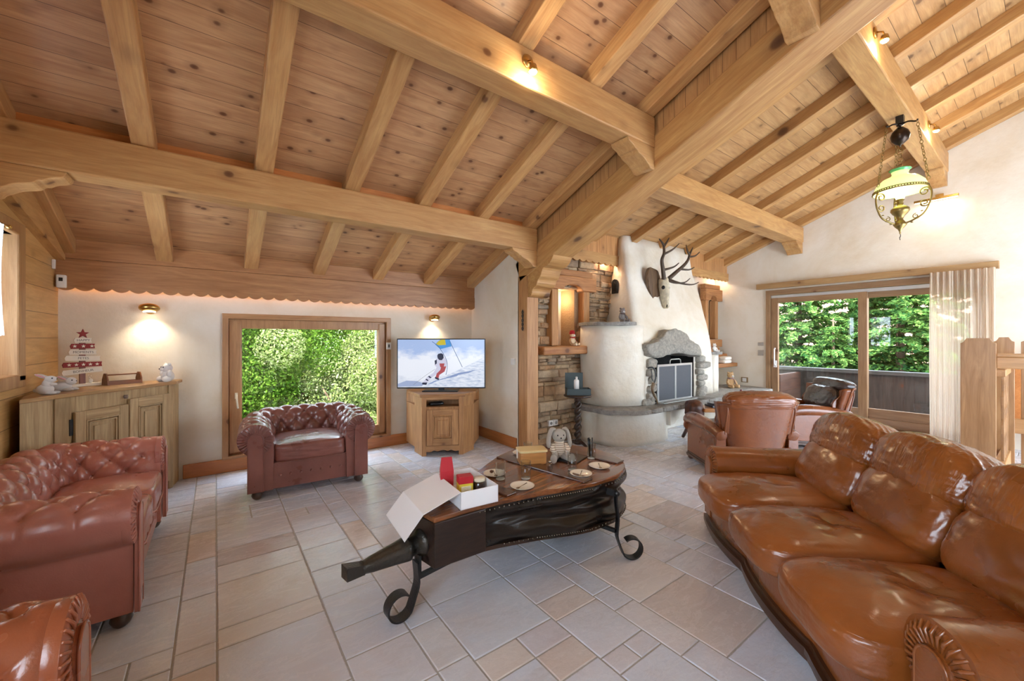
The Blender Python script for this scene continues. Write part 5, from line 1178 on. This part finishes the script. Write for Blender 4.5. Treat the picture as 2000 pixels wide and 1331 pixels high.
bear('teddy_bear', 'small grey bear sitting on the stone shelf left of the chimney hood', (4.45, 3.50, 1.615), math.radians(-10), .235, GREYP, PLUSHW, False, plain('dark_scarf', (90, 70, 66), .9))
bear('teddy_bear', 'tan soft toy in a coat sitting on the hearth bench against the right wall', (7.55, 3.52, .50), math.radians(-20), .34, TAN, PLUSHW, False, plain('grey_red_scarf', (150, 120, 116), .9))
bear('teddy_bear', 'white figurine on the narrow stone ledge right of the hood', (6.74, 3.40, 1.17), math.radians(-10), .17, PLUSHW)
# striped bunny on the low table
def bunny():
    t = thing('bunny_plush', 'white floppy-eared bunny in a striped jumper sitting on the bellows table', 'soft toy', (2.06, 2.20, .502), math.radians(-28)); s = .30
    S = NT('striped_jumper'); sp = S.new('ShaderNodeSeparateXYZ'); S.link(S.coord(), sp.inputs[0]); f = S.math('FRACT', S.math('MULTIPLY', sp.outputs[2], 70)); S = S.done(S.ramp(f, [(.0, G((232, 220, 200))), (.4, G((150, 120, 96))), (.7, G((236, 226, 208))), (.85, G((206, 170, 130)))], 'CONSTANT'), .95)
    FUR = plain('curly_white_fur', (232, 222, 208), .95, var=.08, scale=90, bump=.012)
    MB().ball((0, 0, .075), (.055, .05, .065), 14).ball((0, -.005, .115), (.042, .04, .03), 12).build('jumper', S, parent=t)
    h = MB().ball((0, -.01, .175), (.052, .048, .05), 16).ball((0, -.05, .163), (.024, .018, .018), 10).build('head', FUR, parent=t)
    m = MB(); [m.ball((sg * .022, -.052, .185), .005, 6) for sg in (-1, 1)]; m.ball((0, -.068, .168), (.006, .004, .005), 6); m.build('eye', BLACK, parent=h)
    for sg in (-1, 1):
        MB().tube(cat([(sg * .025, .0, .222), (sg * .055, -.004, .22), (sg * .075, -.006, .17), (sg * .082, -.012, .115), (sg * .078, -.014, .085)], 5), [.012, .014, .018, .022, .025, .026, .027, .028, .028, .028, .029, .03, .03, .03, .03, .03, .028, .026, .022, .016, .008], 10, flat=.5).build('ear', FUR, parent=t)
        MB().tube([(sg * .045, -.01, .115), (sg * .06, -.04, .08), (sg * .045, -.065, .06)], [.018, .02, .018], 8).build('sleeve', S, parent=t); MB().ball((sg * .042, -.07, .056), .018, 8).build('paw', FUR, parent=t)
        MB().tube([(sg * .03, -.02, .028), (sg * .055, -.07, .024), (sg * .065, -.105, .026)], [.028, .026, .024], 10).ball((sg * .067, -.112, .032), (.026, .018, .033), 8).build('leg', FUR, parent=t)
bunny()
# ---------------------------------------------------------------- things on the bellows table
TZ = .501
CER = plain('cream_ceramic', (244, 238, 222), .25, var=.03, coat=.4); GLS = glassmat('clear_glass', (.93, .95, .95), .03); STL = plain('cutlery_steel', (176, 170, 160), .2, metal=1)
def saucer(name):
    t = thing(name, '', 'plate'); m = MB(); m.lathe([(.0, .003), (.038, .003), (.045, .0), (.05, .003), (.072, .013), (.074, .016), (.068, .014), (.045, .007), (.0, .006)], 36); m.build('dish', CER, parent=t)
    s = MB(); s.ball((.0, -.048, .012), (.011, .017, .004), 8); s.tube([(0, -.03, .013), (.0, .0, .012), (.002, .05, .013)], [.0025, .002, .004], 6, flat=.5); s.build('teaspoon', STL, parent=t).rotation_euler = (0, 0, -1.2)
    return t
pl = saucer('saucer')
spots = [((1.485, 1.905), 'cream saucer with a teaspoon at the front edge of the table near the box', 0), ((2.15, 1.885), 'cream saucer with a teaspoon at the right tip of the table', .5), ((1.93, 1.85), 'cream saucer with a teaspoon beside the tumbler near the iron leg', .3), ((1.915, 2.46), 'cream saucer under the tumbler at the far edge behind the butter box', 1.4), ((1.475, 2.19), 'cream saucer with a dark sweet behind the white box', .8)]
for i, (p, lb, rz) in enumerate(spots):
    o = pl if i == 0 else copy_tree(pl); o.location = (p[0], p[1], TZ); o.rotation_euler = (0, 0, rz); o['label'] = lb; o['group'] = 'saucers on the bellows table'
def tumbler(name, label, p, h=.115, r=.034, extra=None):
    t = thing(name, label, 'glass', (p[0], p[1], TZ), 0, 'glasses on the bellows table'); m = MB(); m.lathe([(0, 0), (r * .86, 0), (r * .9, .004), (r, h), (r - .002, h), (r * .9 - .002, .012), (0, .012)], 28); m.build('glass_body', GLS, parent=t); MB().lathe([(0, .001), (r * .84, .001), (r * .84, .008), (0, .011)], 24).build('glass_base', plain('glass_base', (196, 190, 178), .1), parent=t); return t
tumbler('tumbler', 'empty tumbler standing directly behind the front saucer', (1.595, 2.01)); tumbler('tumbler', 'tumbler in front of the saucer with the dark sweet', (1.46, 2.10)); tumbler('tumbler', 'tall tumbler between the bunny and the saucer near the iron leg', (1.955, 1.955), .125); tumbler('tumbler', 'tumbler standing on the far saucer behind the butter box', (1.925, 2.40), .10)
t = tumbler('plastic_cup', 'clear cup holding black-handled knives at the right of the table', (2.26, 2.06), .11, .033)
m = MB(); [m.tube([(x, y, .015), (x * 1.5, y * 1.5, .10), (x * 1.9, y * 1.9, .15)], .0045, 6) for x, y in ((.012, .006), (-.012, -.004), (.002, .014), (-.006, .012))]; m.build('knife_handle', BLACK, parent=t)
t = thing('butter_box', 'beechwood butter box with a cream enamel lid on the table', 'box', (1.835, 2.245, TZ), math.radians(-25)); m = MB(); cushion(m, (0, 0, .045), (.098, .065, .045), 9, 0, 16); m.build('wooden_body', wood('beech_box', (222, 160, 88), (190, 124, 60), knots=0, rough=.4), parent=t)
m = MB(); cushion(m, (0, 0, .096), (.106, .072, .009), 8, 0, 16); m.build('enamel_lid', plain('pale_yellow_enamel', (232, 208, 150), .25, coat=.5, var=.03), parent=t); MB().box(-.11, -.104, -.01, .01, .04, .10).build('clasp', CER, parent=t)
t = thing('salt_shaker', 'small clear glass shaker in front of the butter box', 'shaker', (1.86, 2.075, TZ)); MB().lathe([(0, 0), (.018, 0), (.02, .02), (.013, .04), (.0, .042)], 20).build('body', GLS, parent=t); MB().lathe([(.013, .038), (.012, .05), (0, .056)], 16).build('cap', STL, parent=t)
MB().box(-.12, .12, -.08, .08, 0, .008).build('tablet', BLACK, loc=(2.14, 2.14, TZ), rotz=math.radians(20), bev=.003, label='black tablet lying flat under and beside the bunny', cat='tablet')
m = MB(); rock(m, (0, 0, .012), (.012, .012, .01), 2, 2, 8, .004, 40); m.build('chocolate', plain('dark_chocolate', (92, 56, 36), .4), loc=(1.462, 2.205, TZ + .008), label='dark wrapped sweet on the saucer behind the white box', cat='sweet')
# open white box with groceries
WC = plain('white_card', (246, 246, 248), .6, var=.02); bx = thing('gift_box', 'white cardboard box with its flap folded open, holding groceries, on the table', 'box', (1.155, 2.005, TZ), math.radians(-5))
bw, bd, bh, th = .112, .175, .092, .004
m = MB(); m.box(-bw, bw, -bd, -bd + th, 0, bh); m.box(-bw, bw, bd - th, bd, 0, bh); m.box(-bw, -bw + th, -bd, bd, 0, bh); m.box(bw - th, bw, -bd, bd, 0, bh); m.box(-bw, bw, -bd, bd, 0, th); m.build('tray', WC, parent=bx)
fl_ = MB(); n1 = Vector((-.42, 0, -.22)).normalized()
A0 = [(-bw, -bd, bh), (-bw, bd, bh)]; d1 = Vector((-.20, .0, -.07)); d2 = Vector((-.095, .0, -.11))
P0 = [Vector(p) for p in A0]; P1 = [p + d1 for p in P0]; P2 = [p + d2 for p in P1]; V = P0 + P1 + P2; V = V + [v_ + Vector((0, 0, .003)) for v_ in V]
fl_.add([tuple(v_) for v_ in V], [(0, 2, 3, 1), (2, 4, 5, 3), (6, 7, 9, 8), (8, 9, 11, 10), (4, 10, 11, 5), (0, 6, 8, 2), (2, 8, 10, 4), (1, 3, 9, 7), (3, 5, 11, 9), (0, 1, 7, 6)]); fl_.build('folded_flap', WC, parent=bx)
RC = plain('red_paper', (190, 34, 48), .5, var=.05); t = thing('paper_bag', 'tall red paper bag standing in the white box', 'bag', (1.075, 2.09, TZ + .006), math.radians(-20)); m = MB()
m.add([(-.035, -.025, 0), (.035, -.025, 0), (.035, .025, 0), (-.035, .025, 0), (-.038, -.022, .13), (.038, -.022, .13), (.038, .022, .13), (-.038, .022, .13), (-.03, -.002, .205), (.03, -.002, .205), (.03, .002, .205), (-.03, .002, .205)], [(0, 3, 2, 1), (0, 1, 5, 4), (1, 2, 6, 5), (2, 3, 7, 6), (3, 0, 4, 7), (4, 5, 9, 8), (5, 6, 10, 9), (6, 7, 11, 10), (7, 4, 8, 11), (8, 9, 10, 11)]); m.build('bag_body', RC, parent=t)
t = thing('tea_carton', 'yellow and red carton standing in the white box', 'carton', (1.135, 1.985, TZ + .006), math.radians(-15)); MB().box(-.04, .04, -.03, .03, 0, .095).build('carton_body', plain('yellow_card', (226, 204, 70), .5), parent=t); MB().box(-.041, .041, -.031, .031, .078, .118).build('red_band', RC, parent=t, bev=.002); MB().box(-.028, .028, -.032, -.030, .015, .065).build('picture_panel', plain('pale_label', (236, 226, 196), .5, var=.3, scale=60), parent=t)
t = thing('jam_jar', 'jar of dark jam with a cream lid in the white box', 'jar', (1.215, 1.96, TZ + .006)); MB().lathe([(0, 0), (.034, 0), (.036, .01), (.036, .07), (.03, .078)], 24).build('jar_body', plain('dark_jam', (44, 24, 20), .15, coat=.6), parent=t); MB().lathe([(.033, .078), (.034, .095), (0, .096)], 24).build('lid', plain('cream_lid', (232, 222, 196), .4), parent=t)
# ---------------------------------------------------------------- curtains
SHEER = NT('sheer_curtain'); sp = SHEER.new('ShaderNodeSeparateXYZ'); SHEER.n.remove(SHEER.b)
d_ = SHEER.new('ShaderNodeBsdfDiffuse'); d_.inputs[0].default_value = (*G((228, 212, 192)), 1); tl = SHEER.new('ShaderNodeBsdfTranslucent'); tl.inputs[0].default_value = (*G((226, 210, 190)), 1); tr = SHEER.new('ShaderNodeBsdfTransparent')
m1 = SHEER.new('ShaderNodeMixShader'); m1.inputs[0].default_value = .5; m2 = SHEER.new('ShaderNodeMixShader'); m2.inputs[0].default_value = .22
SHEER.link(d_.outputs[0], m1.inputs[1]); SHEER.link(tl.outputs[0], m1.inputs[2]); SHEER.link(m1.outputs[0], m2.inputs[1]); SHEER.link(tr.outputs[0], m2.inputs[2]); SHEER.link(m2.outputs[0], SHEER.n['Material Output'].inputs[0]); SHEER = SHEER.m
m = MB(); rr = random.Random(9); ph = [rr.uniform(0, 6) for _ in range(4)]
def sheer(u, v):
    y = .45 + .58 * u; k = 7.94 + .022 * math.sin(u * 60 + ph[0] + .4 * math.sin(v * 3)) + .012 * math.sin(u * 133 + ph[1]) + .008 * math.sin(u * 23 + v * 2); return (k, y + .004 * math.sin(v * 5 + u * 30), .012 + 2.29 * v)
m.grid(sheer, 320, 12); m.keepn = True; m.build('curtain', SHEER, label='sheer cream pleated curtain drawn to the right of the sliding door', cat='curtain')
LACE = NT('lace'); LACE.n.remove(LACE.b); n = LACE.noise(LACE.coord(), 60, 3); d_ = LACE.new('ShaderNodeBsdfDiffuse'); d_.inputs[0].default_value = (.85, .87, .92, 1); tl = LACE.new('ShaderNodeBsdfTranslucent'); tl.inputs[0].default_value = (.85, .87, .92, 1); tr = LACE.new('ShaderNodeBsdfTransparent')
m1 = LACE.new('ShaderNodeMixShader'); m1.inputs[0].default_value = .5; m2 = LACE.new('ShaderNodeMixShader'); LACE.link(LACE.ramp(n, [(.5, (0, 0, 0)), (.62, (.6, .6, .6))]), m2.inputs[0]); LACE.link(d_.outputs[0], m1.inputs[1]); LACE.link(tl.outputs[0], m1.inputs[2]); LACE.link(m1.outputs[0], m2.inputs[1]); LACE.link(tr.outputs[0], m2.inputs[2]); LACE.link(m2.outputs[0], LACE.n['Material Output'].inputs[0]); LACE = LACE.m
t = thing('lace_curtain', 'white lace cafe curtain gathered at the left window', 'curtain', (-1.02, 3.4, 1.42))
m = MB(); m.grid(lambda u, v: (.012 * math.sin(u * 50), (.34 - .05 * math.sin(v * 3)) * u, .66 * v - .03 * (1 - u)), 90, 14); m.keepn = True; m.build('lace_panel', LACE, parent=t)
MB().tube([(0, -.2, .665), (0, .42, .665)], .007, 8).ball((0, .42, .665), .014, 8).build('brass_rod', BRASS, parent=t)
# ---------------------------------------------------------------- spotlights on the purlins
def spot(x, y, z, dirv, label):
    t = thing('ceiling_spotlight', label, 'spotlight', (x, y, z), 0, 'brass spotlights on the beams')
    MB().lathe([(0, 0), (.042, 0), (.042, -.012), (.0, -.014)], 24, axis='y').build('rose', BRASS, parent=t)
    MB().tube([(0, -.01, 0), (0, -.05, -.02), (0, -.06, -.05)], .006, 8).build('arm', BRASS, parent=t)
    MB().lathe([(0, .035), (.022, .03), (.03, .0), (.03, -.012)], 20, (0, -.06, -.085)).build('shade', BRASS, parent=t)
    MB().ball((0, -.06, -.096), (.026, .026, .018), 10).build('bulb', emis('spot_bulb', (255, 232, 196), 60), parent=t)
    lamp('POINT', (x, y - .065, z - .15), 3.5, (1, .85, .62), .03)
spot(1.64, 2.052, 3.21, 0, 'brass spotlight glowing on the upper left purlin'); spot(4.27, .863, 3.86, 0, 'brass spotlight at the upper end of the right purlin'); spot(6.60, .863, 3.86, 0, 'brass spotlight above the oil-lamp chandelier')
# ---------------------------------------------------------------- oil lamp chandelier
t = thing('oil_lamp_chandelier', 'brass oil-lamp chandelier with a glowing green glass shade', 'chandelier', (5.655, .945, 0))
BR = plain('aged_brass', (150, 128, 78), .35, metal=.9, var=.3, scale=20); BRD = plain('dark_bronze_lamp', (60, 50, 44), .3, metal=.9)
MB().box(-.03, .03, -.03, .03, 3.60, 3.68).build('ceiling_mount', BLACK, parent=t)
m = MB(); m.lathe([(0, 3.60), (.02, 3.60), (.03, 3.585), (0, 3.57)], 16)
for k in range(3):
    a = k * 2.094 + .35; m.tube(cat([(0, 0, 3.59), (.06 * math.cos(a), .06 * math.sin(a), 3.60), (.12 * math.cos(a), .12 * math.sin(a), 3.575), (.135 * math.cos(a), .135 * math.sin(a), 3.59)], 4), .008, 6)
m.build('chain_bracket', BRD, parent=t)
MB().lathe([(0, 3.565), (.03, 3.56), (.065, 3.52), (.078, 3.48), (.065, 3.43), (.03, 3.395), (.012, 3.385), (0, 3.36)], 28).build('counterweight', BRD, parent=t)
def chain(p0, p1, n, w_, name, mat):
    m = MB(); P0, P1 = Vector(p0), Vector(p1); d = (P1 - P0); L = d.length; d.normalize(); a = d.cross(Vector((.3, .7, .1))).normalized(); b = d.cross(a)
    for i in range(n):
        c = P0 + d * L * (i + .5) / n; s = a if i % 2 == 0 else b; hl = L / n * .62
        m.tube([c + d * hl * math.cos(q) + s * w_ * (1 + .4 * (i % 3 == 1)) * math.sin(q) for q in [2 * math.pi * k / 10 for k in range(10)]], .0028, 5, closed=True)
    m.build(name, mat, parent=t)
for k in range(3):
    a = k * 2.094 + .35; chain((.13 * math.cos(a), .13 * math.sin(a), 3.58), (.215 * math.cos(a), .215 * math.sin(a), 2.96), 20, .009, 'chain', BR)
chain((0, 0, 3.37), (0, 0, 3.14), 6, .02, 'centre_chain', BR)
GS = NT('green_shade_glass'); GS = GS.done(G((214, 232, 160)), .3, Emission_Color=(*G((214, 238, 140)), 1), Emission_Strength=.5, coat=.5); GT = plain('green_glass_collar', (96, 190, 120), .25, coat=.5)
m = MB(); m.lathe([(.068, 3.11), (.062, 3.085), (.075, 3.065), (.14, 3.035), (.185, 2.985), (.205, 2.93), (.208, 2.90), (.204, 2.90), (.18, 2.98), (.135, 3.03), (.07, 3.06)], 40); m.build('glass_shade', GS, parent=t)
MB().lathe([(.085, 3.135), (.088, 3.128), (.066, 3.112), (.058, 3.09), (.055, 3.09), (.062, 3.114), (.082, 3.135)], 32).build('shade_collar', GT, parent=t)
m = MB(); m.tube([(.211 * math.cos(a), .211 * math.sin(a), 2.905) for a in [2 * math.pi * k / 48 for k in range(48)]], .006, 6, closed=True); m.tube([(.211 * math.cos(a), .211 * math.sin(a), 2.925) for a in [2 * math.pi * k / 48 for k in range(48)]], .004, 6, closed=True)
for k in range(60): a = 2 * math.pi * k / 60; m.box(.207, .214, -.004, .004, 2.905, 2.925, M=Matrix.Rotation(a, 4, 'Z'))
m.build('shade_ring', BR, parent=t)
MB().lathe([(.0, 2.98), (.022, 2.97), (.045, 2.93), (.05, 2.88), (.035, 2.845), (.028, 2.82)], 24).build('lamp_globe', emis('opal_glow', (255, 250, 214), 4), parent=t)
m = MB(); m.lathe([(.028, 2.83), (.035, 2.82), (.024, 2.80), (.028, 2.78), (.022, 2.765), (.05, 2.75), (.072, 2.73), (.075, 2.705), (.06, 2.68), (.035, 2.655), (.022, 2.62), (.04, 2.59), (.055, 2.57), (.04, 2.545), (.018, 2.52), (.006, 2.49), (.008, 2.48), (0, 2.465)], 32); m.build('oil_font', BR, parent=t)
MB().tube(cat([(0, 0, 2.475), (.018, 0, 2.462), (.014, 0, 2.442), (-.014, 0, 2.438), (-.012, 0, 2.418), (.004, 0, 2.41)], 4), .003, 6).build('finial_hook', BRD, parent=t)
for k in range(3):
    a = k * 2.094 + .35; m = MB(); ca, sa = math.cos(a), math.sin(a); T2 = lambda r, z: (r * ca, r * sa, z)
    def sp_(cr, cz, r0, tn, a0, dr): return [T2(cr + (r0 * (1 - i / 22 * .75)) * math.cos(a0 + dr * tn * 6.283 * i / 22), cz + (r0 * (1 - i / 22 * .75)) * math.sin(a0 + dr * tn * 6.283 * i / 22)) for i in range(22)]
    m.tube(cat([T2(.21, 2.91), T2(.235, 2.84), T2(.225, 2.74), T2(.18, 2.64), T2(.10, 2.59), T2(.045, 2.575)], 6), .008, 6)
    m.tube(sp_(.185, 2.85, .045, 1.4, 0, 1), .0065, 5); m.tube(sp_(.185, 2.74, .04, 1.4, 0, -1), .0065, 5); m.tube(sp_(.12, 2.625, .026, 1.2, 1.5, 1), .004, 5)
    for r_, z_ in ((.165, 2.665), (.13, 2.60), (.09, 2.57)): m.ball(T2(r_, z_), (.012, .012, .006), 5)
    m.build('scroll_arm', BR, parent=t)
lamp('POINT', (5.655, .945, 2.76), 3, (1, .95, .75), .05)
# picture light on the right wall
t = thing('picture_light', 'slim brass picture light high on the right wall behind the chandelier', 'wall lamp', (8.08, .95, 3.34)); MB().box(-.02, 0, -.04, .04, -.02, .06).build('wall_plate', BRASS, parent=t, bev=.004); MB().tube([(0, 0, .02), (-.08, 0, .02), (-.10, 0, .0)], .006, 8).build('arm', BRASS, parent=t)
MB().box(-.12, -.085, -.19, .24, -.035, .0).build('shade', BRASS, parent=t, bev=.006); MB().box(-.115, -.09, -.18, .23, -.04, -.034).build('tube', emis('picture_light_tube', (255, 226, 180), 6), parent=t)
lamp('AREA', (7.96, .97, 3.29), 1.2, (1, .84, .6), .25, (8.05, .97, 2.6))
# warm lights tucked behind the right fascias
lamp('POINT', (4.6, 3.94, 2.53), 2.5, (1, .72, .45), .02); lamp('POINT', (7.9, 3.89, 2.57), 1.6, (1, .72, .45), .02); lamp('POINT', (3.92, 4.2, 1.95), 2.5, (1, .75, .45), .03)
# ---------------------------------------------------------------- stair balustrade on the right
BW = wood('balustrade_pine', (182, 138, 92), (146, 102, 60), kscale=3, g='Z', rough=.35, coat=.1); BWX = wood('balustrade_pine_rail', (206, 158, 104), (170, 120, 70), kscale=3, g='X', rough=.35, coat=.1); BWY = wood('balustrade_pine_cross', (206, 158, 104), (170, 120, 70), kscale=3, g='Y', rough=.35, coat=.1)
t = thing('stair_balustrade', 'pine balustrade with notched board posts and cut-out slats at the right edge', 'balustrade', (6.22, .36, 0))
def bpost(x, y0, y1, h, th=.035):
    pts = [(y0, 0), (y1, 0), (y1, h - .05), (y1 - .02, h - .04), (y1 - .035, h - .012), (y1 - .04, h), (y0 + .04, h), (y0 + .035, h - .012), (y0 + .02, h - .04), (y0, h - .05)]
    MB().prism(pts, th, 'x', x).build('post', BW, parent=t, bev=.004)
bpost(-.02, -.015, .222, 1.40); bpost(.78, -.10, .05, 1.41); bpost(.86, -.36, -.14, 1.41)
MB().box(.015, .80, -.075, .0, .02, .17).build('bottom_rail', BWX, parent=t, bev=.006); MB().box(.015, .80, -.075, .0, 1.02, 1.09).build('top_rail', BWX, parent=t, bev=.006)
MB().box(.015, .05, -.9, -.01, 1.10, 1.215).build('cross_rail', BWY, parent=t, bev=.01); MB().box(.0, .07, -.9, -.012, 1.215, 1.25).build('cross_cap', BWY, parent=t, bev=.01); MB().box(.80, .84, -.9, -.05, .36, .52).build('lower_cross_rail', BWY, parent=t, bev=.006)
for k in range(4):
    x = .10 + .17 * k; pts = []
    K = [(.0, .034), (.12, .034), (.16, .018), (.22, .018), (.27, .040), (.36, .040), (.42, .014), (.50, .014), (.56, .040), (.64, .040), (.70, .018), (.76, .018), (.82, .034), (.86, .034)]
    pts = [(x + .04 + w3, .17 + z) for z, w3 in K] + [(x + .04 - w3, .17 + z) for z, w3 in K[::-1]]
    MB().prism(pts, .022, 'y', -.06).build('slat', BW, parent=t, bev=.003)
# log table between the wing chairs and the fireplace
t = thing('log_table', 'rustic log-ended table on splayed legs in front of the hearth', 'table', (5.45, 2.60, 0), math.radians(-36)); LG = wood('dark_log', (104, 58, 34), (56, 30, 20), knots=.6, rough=.45, g='Z', grain=1.5)
m = MB(); rock(m, (-.42, 0, .45), (.10, .13, .125), 3, 3.2, 14, .02, 8); m.build('log_end', LG, parent=t)
MB().box(-.36, .42, -.16, .16, .44, .49).build('table_top', wood('log_table_top', (196, 132, 66), (140, 84, 36), rough=.3, coat=.3), parent=t, bev=.012)
for x, y, dx, dy in ((-.40, .0, -.02, .34), (-.34, -.05, -.1, -.2), (.32, .1, .12, .2), (.32, -.1, .12, -.2)): MB().tube([(x, y, .42), (x + dx, y + dy, 0.01)], [.030, .022], 10).build('leg', LG, parent=t)
MB().box(-.12, .12, -.09, .09, 0, .025).build('book', plain('dark_book_cover', (48, 54, 66), .4), loc=(5.36, 2.67, .492), rotz=-.5, bev=.003, label='dark closed book lying on the log table', cat='book')
MB().box(-.10, .10, -.075, .075, 0, .02).build('book', plain('grey_book_cover', (96, 104, 118), .4), loc=(5.37, 2.67, .519), rotz=-.3, bev=.003, label='grey-blue book on top of the dark book on the log table', cat='book')
t = thing('wine_bottle', 'dark bottle neck rising behind the first wing armchair', 'bottle', (5.62, 2.48, .49)); MB().lathe([(0, 0), (.036, 0), (.037, .01), (.037, .12), (.03, .15), (.014, .175), (.013, .22), (0, .222)], 20).build('glass_body', plain('dark_bottle', (40, 20, 24), .12, coat=.6), parent=t); MB().lathe([(.015, .20), (.015, .226), (0, .227)], 16).build('capsule', plain('bottle_foil', (90, 30, 44), .35), parent=t)
# iron key rack / dark fitting on the post
t = thing('iron_ornament', 'small dark wrought-iron ornament hanging on the timber post', 'ornament', (3.055, 3.90, 1.62)); m = MB(); m.tube([(-.008, 0, .13), (-.008, 0, -.13)], .006, 6); [m.tube([(-.012, .018 * math.cos(a), z + .018 * math.sin(a)) for a in [6.283 * k / 10 for k in range(10)]], .004, 5, closed=True) for z in (.10, .055, .0, -.05, -.10)]; m.build('ironwork', IRON, parent=t)
# pale bundles: none
